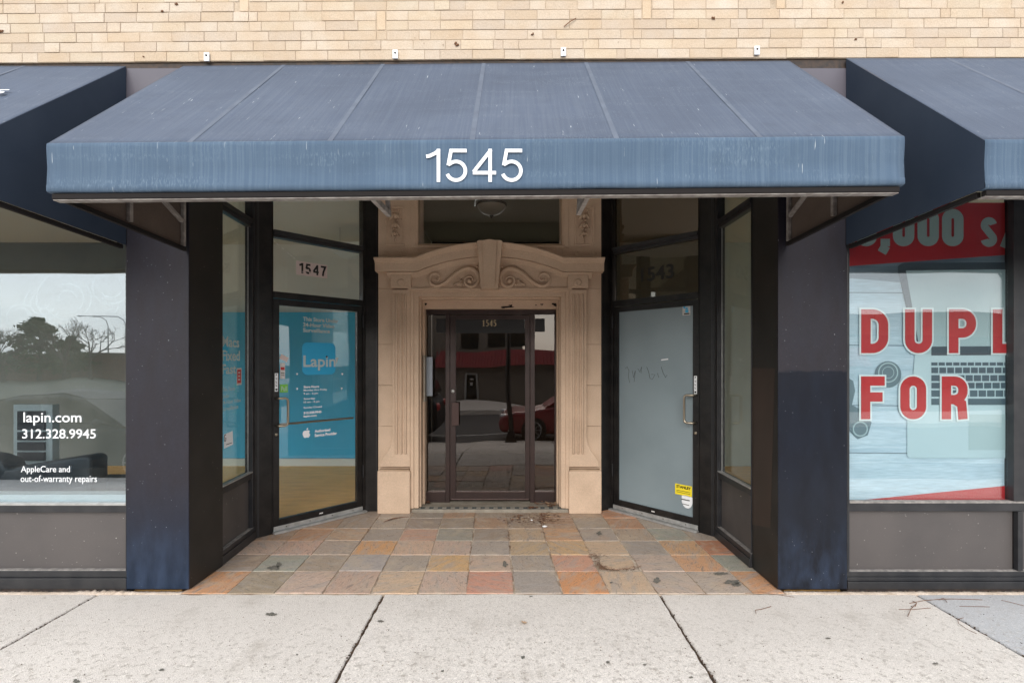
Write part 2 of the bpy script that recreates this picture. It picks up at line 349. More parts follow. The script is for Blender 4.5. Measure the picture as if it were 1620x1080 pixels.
class MB:
    def __init__(s): s.v = []; s.f = []
    def add(s, vs, fs):
        n = len(s.v); s.v += [tuple(v) for v in vs]; s.f += [tuple(i + n for i in f) for f in fs]; return s
    def box(s, x0, x1, y0, y1, z0, z1):
        return s.add([(x0, y0, z0), (x1, y0, z0), (x1, y1, z0), (x0, y1, z0), (x0, y0, z1), (x1, y0, z1), (x1, y1, z1), (x0, y1, z1)],
                     [(0, 3, 2, 1), (4, 5, 6, 7), (0, 1, 5, 4), (1, 2, 6, 5), (2, 3, 7, 6), (3, 0, 4, 7)])
    def prism(s, poly, y0, y1):          # poly in (x, z), extruded in y, any winding
        a = sum(poly[i][0] * poly[(i + 1) % len(poly)][1] - poly[(i + 1) % len(poly)][0] * poly[i][1] for i in range(len(poly)))
        if a < 0: poly = poly[::-1]
        n = len(poly)
        vs = [(x, y0, z) for x, z in poly] + [(x, y1, z) for x, z in poly]
        fs = [tuple(range(n)), tuple(range(2 * n - 1, n - 1, -1))] + [(i, i + n, (i + 1) % n + n, (i + 1) % n) for i in range(n)]
        return s.add(vs, fs)
    def hexa(s, b, t):                   # bottom quad, top quad (ccw seen from above)
        return s.add(list(b) + list(t), [(0, 3, 2, 1), (4, 5, 6, 7), (0, 1, 5, 4), (1, 2, 6, 5), (2, 3, 7, 6), (3, 0, 4, 7)])
    def tube(s, pts, r, n=8, closed=False):
        pts = [Vector(p) for p in pts]; rs = r if isinstance(r, (list, tuple)) else [r] * len(pts)
        up = None; rings = []
        for i, p in enumerate(pts):
            a = pts[i - 1] if i else pts[i]; c = pts[i + 1] if i < len(pts) - 1 else pts[i]
            t = (c - a).normalized()
            if up is None:
                up = t.cross(Vector((0, 0, 1)))
                if up.length < .1: up = t.cross(Vector((0, 1, 0)))
                up.normalize()
            up = (up - t * up.dot(t)).normalized(); q = t.cross(up)
            rings.append([p + (up * math.cos(2 * math.pi * k / n) + q * math.sin(2 * math.pi * k / n)) * rs[i] for k in range(n)])
        vs = [v for g in rings for v in g]; fs = []
        for i in range(len(rings) - 1):
            for k in range(n): fs.append((i * n + k, i * n + (k + 1) % n, (i + 1) * n + (k + 1) % n, (i + 1) * n + k))
        fs.append(tuple(range(n - 1, -1, -1))); fs.append(tuple(range(len(vs) - n, len(vs))))
        return s.add(vs, fs)
    def lathe(s, prof, c, n=24, axis='z', ang=2 * math.pi):
        vs = []; m = len(prof)
        for k in range(n):
            a = ang * k / n
            for r, h in prof:
                if axis == 'z': vs.append((c[0] + r * math.cos(a), c[1] + r * math.sin(a), c[2] + h))
                elif axis == 'y': vs.append((c[0] + r * math.cos(a), c[1] - h, c[2] + r * math.sin(a)))
                else: vs.append((c[0] + h, c[1] + r * math.cos(a), c[2] + r * math.sin(a)))
        fs = [(k * m + j, ((k + 1) % n) * m + j, ((k + 1) % n) * m + j + 1, k * m + j + 1) for k in range(n) for j in range(m - 1)]
        return s.add(vs, fs)
    def ell(s, c, r, nu=10, nv=6):
        vs = [(c[0] + r[0] * math.sin(math.pi * j / nv) * math.cos(2 * math.pi * i / nu), c[1] + r[1] * math.sin(math.pi * j / nv) * math.sin(2 * math.pi * i / nu), c[2] + r[2] * math.cos(math.pi * j / nv)) for i in range(nu) for j in range(nv + 1)]
        fs = [(i * (nv + 1) + j, i * (nv + 1) + j + 1, ((i + 1) % nu) * (nv + 1) + j + 1, ((i + 1) % nu) * (nv + 1) + j) for i in range(nu) for j in range(nv)]
        return s.add(vs, fs)
    def mesh(s, name='m', weld=False):
        me = D.meshes.new(name); me.from_pydata(s.v, [], s.f); me.validate()
        bm = bmesh.new(); bm.from_mesh(me)
        if weld: bmesh.ops.remove_doubles(bm, verts=bm.verts, dist=1e-5)
        bmesh.ops.recalc_face_normals(bm, faces=bm.faces); bm.to_mesh(me); bm.free()
        return me
    def build(s, name, m, parent=None, **k): return link(name, s.mesh(name), parent, m, **k)
def bx(name, m, parent, *a, **k): return MB().box(*a).build(name, m, parent, **k)

# text: mesh fitted into the box u0..u1, z0..z1 on the plane y, in the parent's own coordinates
_txt = D.objects.new('text_source', D.curves.new('text_source', 'FONT')); C.objects.link(_txt)
def text(name, s, m, parent, u0, u1, z0, z1, y, bold=0, thick=.0006, slant=0, keep=False, fn=None):
    c = _txt.data; c.body = s; c.offset = bold; c.extrude = 0; c.size = 1; c.resolution_u = 4; c.align_x = 'LEFT'
    bpy.context.view_layer.update()
    me = D.meshes.new_from_object(_txt.evaluated_get(bpy.context.evaluated_depsgraph_get()))
    xs = [v.co.x for v in me.vertices]; ys = [v.co.y for v in me.vertices]
    ax, bxx, ay, by = min(xs), max(xs), min(ys), max(ys)
    sx = (u1 - u0) / (bxx - ax); sy = (z1 - z0) / (by - ay)
    vs = []
    for v in me.vertices:
        a = u0 + (v.co.x - ax) * sx; b = z0 + (v.co.y - ay) * sy
        p = (a + slant * (b - z0), y, b)
        vs.append(fn(p[0], p[2]) if fn else p)
    fs = [tuple(p.vertices) for p in me.polygons]
    D.meshes.remove(me)
    n = D.meshes.new(name); n.from_pydata(vs, [], fs)
    o = link(name, n, parent, m)
    so = o.modifiers.new('thick', 'SOLIDIFY'); so.thickness = thick; so.offset = 0
    return o

# stroke lettering for signs set in grotesque faces (1545, DUPL, FOR ...): unit box 0..w x 0..1, centre lines
def arc(cx, cz, rx, rz, a0, a1, n=14): return [(cx + rx * math.cos(rad(a0 + (a1 - a0) * i / n)), cz + rz * math.sin(rad(a0 + (a1 - a0) * i / n))) for i in range(n + 1)]
def glyph(ch, h):
    """centre-line polylines, width; h = half stroke; the outline fills 0..w, 0..1"""
    if ch == '1': return [[(.34 , 0), (.34, 1)], [(.34, 1 - h * 1.0), (.26, .87), (.12, .79), (.03, .77)]], .34 + h
    if ch == '5':
        w_ = .58; c = .335
        return [[(w_ - h * .6, 1 - h), (.135 + h * .3, 1 - h), (.06 + h * .4, .50)],
                [(.06 + h * .35, .52)] + arc(w_ / 2 - .01, c, w_ / 2 - h, c - h, 125, -160, 22)], w_
    if ch == '4': return [[(.45, 0), (.45, 1)], [(.47, 1 - h * .6), (h * .55, .25 + h)], [(h * .2, .245 + h * .6), (.6, .245 + h * .6)]], .6
    if ch == '3':
        w_ = .56
        return [arc(w_ / 2 - .01, .735, w_ / 2 - h - .02, .265 - h, 160, -90, 14), arc(w_ / 2, .275, w_ / 2 - h, .275 - h, 90, -165, 18), [(w_ / 2 - .08, .5), (w_ / 2, .5 - 0)]], w_
    if ch == '7': return [[(0, 1 - h), (.54 - h * .5, 1 - h), (.40, .68), (.28, .38), (.22, 0)]], .56
    if ch in '0O':
        w_ = .56 if ch == '0' else .6; r = w_ / 2 - h
        return [arc(w_ / 2, 1 - h - r, r, r, 0, 180) + arc(w_ / 2, h + r, r, r, 180, 360) + [(w_ - h, 1 - h - r)]], w_
    if ch == 'D':
        w_ = .6; r = .25
        return [[(h, 1), (h, 0)], [(h, 1 - h), (w_ - h - r, 1 - h)] + arc(w_ - h - r, 1 - h - r, r, r, 90, 0) + arc(w_ - h - r, h + r, r, r, 0, -90) + [(h, h)]], w_
    if ch == 'U':
        w_ = .6; r = w_ / 2 - h
        return [[(h, 1)] + arc(w_ / 2, h + r, r, r, 180, 360) + [(w_ - h, 1)]], w_
    if ch in 'PR':
        w_ = .6; r = .2; k = .46
        g = [[(h, 1), (h, 0)], [(h, 1 - h), (w_ - h - r, 1 - h)] + arc(w_ - h - r, 1 - h - r, r, r, 90, 0, 8) + arc(w_ - h - r, k + r, r, r, 0, -90, 8) + [(h, k)]]
        if ch == 'R': g.append([(w_ - h - r, k), (w_ - h * 1.3, k - .1), (w_ - h * 1.15, .2), (w_ - h, 0)])
        return g, w_
    if ch == 'L': return [[(h, 1), (h, 0)], [(h, h), (.55, h)]], .55
    if ch == 'F': return [[(h, 1), (h, 0)], [(h, 1 - h), (.55, 1 - h)], [(h, .52), (.5, .52)]], .55
    if ch == 's':
        w_ = .5; r = w_ / 2 - h; q = .19
        return [arc(w_ / 2, .73, r, .27 - h, 10, 205, 14) + arc(w_ / 2, .27, r, .27 - h, 25, -170, 14)], w_
    if ch == '/': return [[(.02, -.02), (.36, 1)]], .38
    if ch == ',': return [[(.14, .2), (.14, 0)], [(.155, .02), (.05, -.17)]], .26
def strokes(s, h, gap, grow=0):
    out = []; x = 0
    for ch in s:
        g, w_ = glyph(ch, h)
        for pl in g: out.append(([(a + x, b) for a, b in pl], h + grow, pl[0] == pl[-1] or ch in '0O', grow))
        x += w_ + gap
    return out, x - gap
def signtext(name, s, m, parent, u0, u1, z0, z1, y, h=.09, gap=.12, grow=0, thick=.001, fn=None, hx=None):
    st, wid = strokes(s, h, gap, grow); sx = (u1 - u0) / wid; sz = z1 - z0; mb = MB()
    for k, (pl, hh, closed, gr) in enumerate(st):
        P = [Vector((a * sx, b * sz)) for a, b in pl]; n = len(P); th = hh * (sz + min(sx, sz)) / 2 if hx is None else hh * hx
        if not closed and gr:      # lengthen the ends of the outline version
            g_ = gr * (th / hh)
            P[0] = P[0] + (P[0] - P[1]).normalized() * g_; P[-1] = P[-1] + (P[-1] - P[-2]).normalized() * g_
        Lp, Rp = [], []
        for i in range(n):
            if closed: a, c = P[(i - 1) % n if i else n - 2], P[(i + 1) % n if i < n - 1 else 1]
            else: a, c = P[max(i - 1, 0)], P[min(i + 1, n - 1)]
            d0 = (P[i] - a); d1 = (c - P[i])
            if d0.length < 1e-7: d0 = d1
            if d1.length < 1e-7: d1 = d0
            d0 = d0.normalized(); d1 = d1.normalized(); t = d0 + d1
            if t.length < 1e-5: t = d1
            t.normalize(); nn = Vector((-t.y, t.x)); cs = max(.4, nn.dot(Vector((-d1.y, d1.x)))); Lp.append(P[i] + nn * th / cs); Rp.append(P[i] - nn * th / cs)
        yy = y - k * .00012
        def q(p, yv):
            X, Z = u0 + p.x, z0 + p.y
            return fn(X, Z, yv) if fn else (X, yv, Z)
        vs = [q(p, yy) for p in Lp] + [q(p, yy) for p in Rp] + [q(p, yy + thick) for p in Lp] + [q(p, yy + thick) for p in Rp]
        fs = []
        for i in range(n - 1):
            fs += [(i, i + 1, n + i + 1, n + i), (2 * n + i, 3 * n + i, 3 * n + i + 1, 2 * n + i + 1), (i, 2 * n + i, 2 * n + i + 1, i + 1), (n + i, n + i + 1, 3 * n + i + 1, 3 * n + i)]
        mb.add(vs, fs)
    return mb.build(name, m, parent)

def inset(poly, d):
    n = len(poly); out = []
    ar = sum(poly[i][0] * poly[(i + 1) % n][1] - poly[(i + 1) % n][0] * poly[i][1] for i in range(n)); sg = 1 if ar > 0 else -1
    for i in range(n):
        a, p, c = Vector(poly[i - 1]), Vector(poly[i]), Vector(poly[(i + 1) % n])
        d0, d1 = (p - a), (c - p)
        if d0.length < 1e-6: d0 = d1
        if d1.length < 1e-6: d1 = d0
        d0.normalize(); d1.normalize()
        n0 = Vector((-d0.y, d0.x)) * sg; n1 = Vector((-d1.y, d1.x)) * sg; nn = n0 + n1
        if nn.length < .2: nn = n0
        nn.normalize(); q = p + nn * (d / max(.5, nn.dot(n0))); out.append((q.x, q.y))
    return out
def slab_mesh(poly, z0, zf, ch):          # paving piece with worn edges; poly in (x, y)
    n = len(poly); ins = inset(poly, ch)
    vs = [(x, y, z0) for x, y in poly] + [(x, y, zf(x, y) - ch) for x, y in poly] + [(x, y, zf(x, y)) for x, y in ins]
    fs = [tuple(range(n))[::-1], tuple(range(2 * n, 3 * n))]
    for k in (0, 1): fs += [(k * n + i, k * n + (i + 1) % n, (k + 1) * n + (i + 1) % n, (k + 1) * n + i) for i in range(n)]
    return MB().add(vs, fs).mesh()
def clip(poly, hull):
    for i in range(len(hull)):
        ax, ay = hull[i]; bx_, by = hull[(i + 1) % len(hull)]
        def side(p): return (bx_ - ax) * (p[1] - ay) - (by - ay) * (p[0] - ax)
        out = []
        for j in range(len(poly)):
            p, q = poly[j], poly[(j + 1) % len(poly)]; sp, sq = side(p), side(q)
            if sp >= 0: out.append(p)
            if sp * sq < 0:
                t = sp / (sp - sq); out.append((p[0] + (q[0] - p[0]) * t, p[1] + (q[1] - p[1]) * t))
        poly = out
        if len(poly) < 3: return []
    return poly
def rough_edge(poly, step, amp, rnd=R):
    out = []
    for i in range(len(poly)):
        p, q = Vector(poly[i]), Vector(poly[(i + 1) % len(poly)]); L_ = (q - p).length; k = max(1, int(L_ / step)); nrm = Vector((-(q - p).y, (q - p).x)).normalized() if L_ > 1e-6 else Vector((0, 0))
        for j in range(k):
            a = p.lerp(q, j / k); a = a + nrm * rnd.uniform(-amp, amp) * (1 if j else .3); out.append((a.x, a.y))
    return out

# ============================================================ GROUND
def ground_z(y):                          # flat near the shops, then falling to the kerb behind the camera
    if y > 2: return 0.0
    if y < -1.2: return -.36
    t = (2 - y) / 3.2; return -.36 * t
bx('ground', 'far_ground', None, -250, 250, -250, 60, -1.2, -.62)['kind'] = 'structure'
bx('road', 'asphalt', None, -120, 120, -8.6, -1.35, -.6, -.50)['kind'] = 'structure'
mb = MB()
for x in range(-60, 60, 6): mb.box(x, x + 3, -5.05, -4.93, -.5, -.494)
mb.box(-120, 120, -3.45, -3.35, -.5, -.494)
mb.build('road_marking', 'road_paint', None)['kind'] = 'structure'
bx('kerb', 'concrete', None, -120, 120, -1.35, -1.2, -.6, -.36)['kind'] = 'structure'
sw = struct('sidewalk')
joints = [-9.9, -8.1, -6.3, -4.5, -2.68, -.83, .955, 2.615, 4.4, 6.2, 8.0, 9.8]
rows = [(3.287, 2.0), (1.985, .25), (.235, -1.195)]
for j, (y1, y0) in enumerate(rows):
    for i in range(len(joints) - 1):
        a, c = joints[i], joints[i + 1]
        g = .008
        poly = [(a + g, y0), (c - g, y0), (c - g, y1), (a + g, y1)]
        if j == 0: poly = rough_edge(poly, .035, .0035)
        else: poly = rough_edge(poly, .25, .004)
        zz = R.uniform(-.003, .003)
        me = slab_mesh(poly, -.66 if j else -.1, lambda x, y: ground_z(y) + zz, .006)
        link('slab', me, sw, 'concrete_blue' if (i == 7 and j == 0) else 'concrete')
MB().hexa([(-9.9, -1.2, -.8), (9.8, -1.2, -.8), (9.8, 3.31, -.8), (-9.9, 3.31, -.8)], [(-9.9, -1.2, -.385), (9.8, -1.2, -.385), (9.8, 2.0, -.02), (-9.9, 2.0, -.02)]).build('joint_bed', 'dirt', sw)
bx('joint_bed', 'dirt', sw, -9.9, 9.8, 2.0, 3.36, -.3, -.014)
for x0, x1 in ((-60, -9.92), (9.82, 60)):
    MB().hexa([(x0, -1.195, -.7), (x1, -1.195, -.7), (x1, 3.3, -.7), (x0, 3.3, -.7)], [(x0, -1.195, -.36), (x1, -1.195, -.36), (x1, 3.3, 0), (x0, 3.3, 0)]).build('slab', 'concrete', sw)
bx('slab', 'concrete', sw, -60, 60, -12.6, -8.75, -.7, -.38)
# crumbling mortar strips between the slabs and the shop front
def strip(x0, x1, n, amp):
    rr = random.Random(int(x0 * 10)); mb = MB(); ys = [3.288, 3.30, 3.318, 3.334]; vs = []
    for i in range(n + 1):
        x = x0 + (x1 - x0) * i / n
        for k, y in enumerate(ys): vs.append((x, y + rr.uniform(-.003, .004) * (k > 0), (rr.uniform(-.0012, .0016) + amp * max(0, math.sin(i * .063 + k * .5)) * rr.random()) if k else -.006 - rr.random() * .01))
    fs = [(i * 4 + k, (i + 1) * 4 + k, (i + 1) * 4 + k + 1, i * 4 + k + 1) for i in range(n) for k in range(3)]
    mb.add(vs, fs)
    o = mb.build('mortar_strip', 'rubble', sw, smooth=True); s_ = o.modifiers.new('thick', 'SOLIDIFY'); s_.thickness = .03
strip(-4.5, -2.15, 260, .012); strip(1.78, 4.4, 300, .003)
# dirt packed in the joints
mb = MB(); rr = random.Random(3)
for a in (-2.68, -.83, .955, 2.615):
    for k in range(230):
        y = rr.uniform(2.0, 3.27); t = (3.3 - y); 
        if rr.random() < .25 + .5 * t:
            s = rr.uniform(.002, .006); x = a + rr.gauss(0, .005 + .002 * t)
            mb.ell((x, y, -.006 + rr.uniform(-.003, .006)), (s, s * rr.uniform(.7, 1.6), s * .7), 5, 3)
o = mb.build('joint_dirt', 'dirt', None); o['kind'] = 'stuff'

# slate floor of the entry
ef = struct('entry_floor')
hull = [(-2.15, 3.292), (1.775, 3.292), (1.765, 4.36), (1.03, 5.21), (-1.5, 5.21), (-2.20, 4.33)]
MB().add([(x, y, -.1) for x, y in hull] + [(x, y, -.0035) for x, y in hull], [tuple(range(6))[::-1], tuple(range(6, 12))] + [(i, (i + 1) % 6, (i + 1) % 6 + 6, i + 6) for i in range(6)]).build('grout_bed', 'grout', ef)
def s2l(r, g, b, k=1.10):
    m_ = (r + g + b) / 3; r, g, b = (m_ + (v - m_) * .68 for v in (r, g, b)); r, g, b = r * 1.03, g * .985, b * .94
    f = lambda u: ((u / 255 + .055) / 1.055) ** 2.4
    return (f(r) * k, f(g) * k, f(b) * k)
GR, GT, PG, TN, OR, GO, RD, BR, TE = (158, 148, 138), (140, 146, 146), (182, 158, 144), (190, 164, 136), (200, 142, 96), (192, 158, 114), (192, 130, 104), (166, 134, 108), (142, 150, 142)
rowcol = [[OR, (150, 138, 118), PG, (178, 150, 134), TN, PG, (196, 134, 112), (152, 146, 142), (206, 138, 84), TN, (176, 160, 148), (168, 156, 146), OR],
          [(152, 134, 118), TE, (156, 142, 126), (156, 152, 154), GR, (200, 160, 106), (184, 160, 142), GR, (198, 142, 116), TN, (176, 158, 146), (202, 150, 108), TE],
          [PG, (186, 152, 136), (164, 148, 136), (206, 150, 94), (190, 160, 138), PG, (160, 152, 146), (180, 156, 122), GO, TN, (152, 144, 138), (194, 150, 106), (182, 118, 84)],
          [BR, (182, 134, 98), (176, 144, 116), (154, 144, 136), (186, 144, 124), (146, 146, 136), (150, 136, 122), (176, 152, 124), (190, 146, 106), (158, 148, 140), (164, 146, 128), TE, GR],
          [GR, BR, (150, 136, 124), GR, (146, 134, 124), (152, 138, 122), BR, (156, 136, 116), BR, (156, 144, 130), (176, 130, 98), GR, TE],
          [BR, BR, (148, 134, 122), GR, (140, 132, 122), BR, (150, 134, 118), (148, 130, 112), BR, (160, 138, 116), (186, 130, 94), GR, GR]]
P_ = .3115; rt = random.Random(11)
for j in range(6):
    ya = 3.302 if j == 0 else 3.34 + .3125 * j - .0; yb = 3.34 + .3125 * (j + 1)
    for i in range(-6, 7):
        g0 = .0045
        def pt(u, y): return (-.299 + u * P_ - .038 * (y - 3.34) + .0, y)
        q = [pt(i, ya), pt(i + 1, ya), pt(i + 1, yb), pt(i, yb)]
        q = [(q[0][0] + g0, q[0][1] + g0), (q[1][0] - g0, q[1][1] + g0), (q[2][0] - g0, q[2][1] - g0), (q[3][0] + g0, q[3][1] - g0)]
        q = [(x + rt.uniform(-.0045, .0045), y + rt.uniform(-.004, .004)) for x, y in q]
        q = clip(q, hull)
        if len(q) < 3: continue
        col = s2l(*rowcol[j][i + 6])
        if (i, j) == (3, 1) or (i, j) == (3, 1):      # the broken slate: a rounded piece left in its bed of litter
            cx = sum(p[0] for p in q) / len(q); cy = sum(p[1] for p in q) / len(q)
            q = [(cx + .015 + .125 * (abs(math.cos(a)) ** .75) * math.copysign(1, math.cos(a)), cy + .01 + .125 * (abs(math.sin(a)) ** .75) * math.copysign(1, math.sin(a))) for a in [k * math.pi / 12 for k in range(24)]]
        q = rough_edge(q, .025, .0024, rt)
        dz, tx, ty = rt.uniform(-.0015, .002), rt.uniform(-.006, .006), rt.uniform(-.006, .006); cx, cy = q[0]
        me = slab_mesh(q, -.05, lambda x, y: .0015 + dz + tx * (x - cx) + ty * (y - cy), .0022)
        link('slate_tile', me, ef, 'slate', color=col)

# ============================================================ BRICK WALL
bw = thing('brick_wall', 'pale buff brick wall running across the top above all the awnings', 'wall', (0, 3.34, 3.47))
bw_in = struct
zb = 3.490
def shear(z, x): return z + .0055 * (x + .2) - .0006 * x * x
rb = random.Random(5)
brick_cols = [(.68, .575, .465), (.71, .61, .50), (.66, .55, .44), (.63, .50, .37), (.69, .585, .45), (.60, .505, .42), (.72, .63, .53)]
sold = [(-1.79, 5), (-.89, 3), (.855, 4), (1.735, 5)]        # upright bricks framing sunk panels: x, course they stand on
nb = 0; far = MB()
_pad = MB()
for k in range(24):
    z0 = zb + k * .0645; off = [0, .106, .03, .14, .07, .17][k % 6] + rb.uniform(-.02, .02)
    x = -9.0 + off
    while x < 9:
        wd = .2118
        if rb.random() < .12: wd = .102
        if rb.random() < .05: wd = .05 + rb.random() * .04
        x1 = x + wd; xc = (x + x1) / 2
        skip = False
        for sx_, sk in sold:
            if sk <= k <= sk + 1:
                if x < sx_ + .062 and x1 > sx_:
                    if x < sx_ - .04: x1 = sx_ - .004; skip = False
                    elif x1 > sx_ + .10: x = sx_ + .064
                    else: skip = True
        xc = (x + x1) / 2
        if not skip and x1 - x > .02:
            g = .0013; pr = rb.uniform(0, .003); zz = shear(z0, xc); t = .0055 * (x1 - x) / 2
            vs = [(x + g, 3.34 - pr), (x1 - g, 3.34 - pr + rb.uniform(-.0015, .0015))]
            inwin = k < 8 and x1 > -3.5 and x < 3.5
            hb = .0645 - .0031
            c = .0012 + rb.random() * .0016
            m_ = MB()
            za, zc_ = zz - t, zz + t
            front = [(x + g + c, vs[0][1], za + c), (x1 - g - c, vs[1][1], zc_ + c), (x1 - g - c, vs[1][1], zc_ + hb - c), (x + g + c, vs[0][1], za + hb - c)]
            mid = [(x + g, vs[0][1] + c, za), (x1 - g, vs[1][1] + c, zc_), (x1 - g, vs[1][1] + c, zc_ + hb), (x + g, vs[0][1] + c, za + hb)]
            back = [(p[0], 3.42, p[2]) for p in mid]
            fs = [(0, 1, 2, 3)] + [(4 + i, 4 + (i + 1) % 4, (i + 1) % 4, i) for i in range(4)] + [(8 + i, 8 + (i + 1) % 4, 4 + (i + 1) % 4, 4 + i) for i in range(4)]
            if inwin and nb < 292:
                m_.add(front + mid + back, fs); col = brick_cols[rb.randrange(7)]; f = rb.uniform(.95, 1.05); col = tuple(.62 * p + .38 * q for p, q in zip(col, (.675, .575, .465)))
                m_.build('brick', 'brick', bw, color=(col[0] * f * .71, col[1] * f * .715, col[2] * f * .715)); nb += 1
            else: far.add(front + mid + back, fs)
        x = max(x1, x + .01)
for sx_, sk in sold:
    z0 = shear(zb + sk * .0645, sx_)
    for a in (0,):
        MB().box(sx_ + .003, sx_ + .058, 3.338, 3.42, z0 + .001, z0 + .124).build('brick', 'brick', bw, bevel=.003, color=(.53, .43, .32))
o = far.build('brick_field', 'brick', bw, color=(.52, .43, .34)); o['kind'] = 'stuff'
MB().prism([(-9, shear(3.489, -3) - .01), (-3.4, shear(3.489, -3.4)), (0, shear(3.489, 0)), (3.4, shear(3.489, 3.4)), (9, 3.46), (9, 5.2), (-9, 5.2)], 3.3425, 3.5).build('mortar', 'mortar', bw)
MB().prism([(-9, 3.43), (9, 3.43), (9, shear(3.485, 3.4)), (3.4, shear(3.484, 3.4)), (0, shear(3.484, 0)), (-3.4, shear(3.484, -3.4)), (-9, 3.455)], 3.352, 3.5).build('steel_lintel', 'dark_steel', bw)
# rust-coloured hooks and scars in the brickwork
mb = MB()
for px, py, r in ((722, 71, 6), (3, 50, 6), (280, 8, 4), (842, 55, 4), (228, 90, 3), (258, 20, 4), (1128, 30, 4), (1332, 5, 4), (1353, 64, 3), (671, 70, 2), (701, 72, 2), (926, 66, 2), (978, 68, 2)):
    for k in range(5 if r > 2 else 1):
        s = r * .0012 * rb.uniform(.5, 1); mb.ell((PX(px + rb.uniform(-r, r) * .5, YW), 3.334, PZ(py + rb.uniform(-r, r) * .4, YW)), (s * 1.3, .006, s), 6, 4)
mb.tube([(PX(892, YW), 3.33, PZ(44, YW)), (PX(902, YW), 3.322, PZ(37, YW)), (PX(911, YW), 3.33, PZ(31, YW))], .003, 5)
mb.build('rust_scar', 'twig', bw)

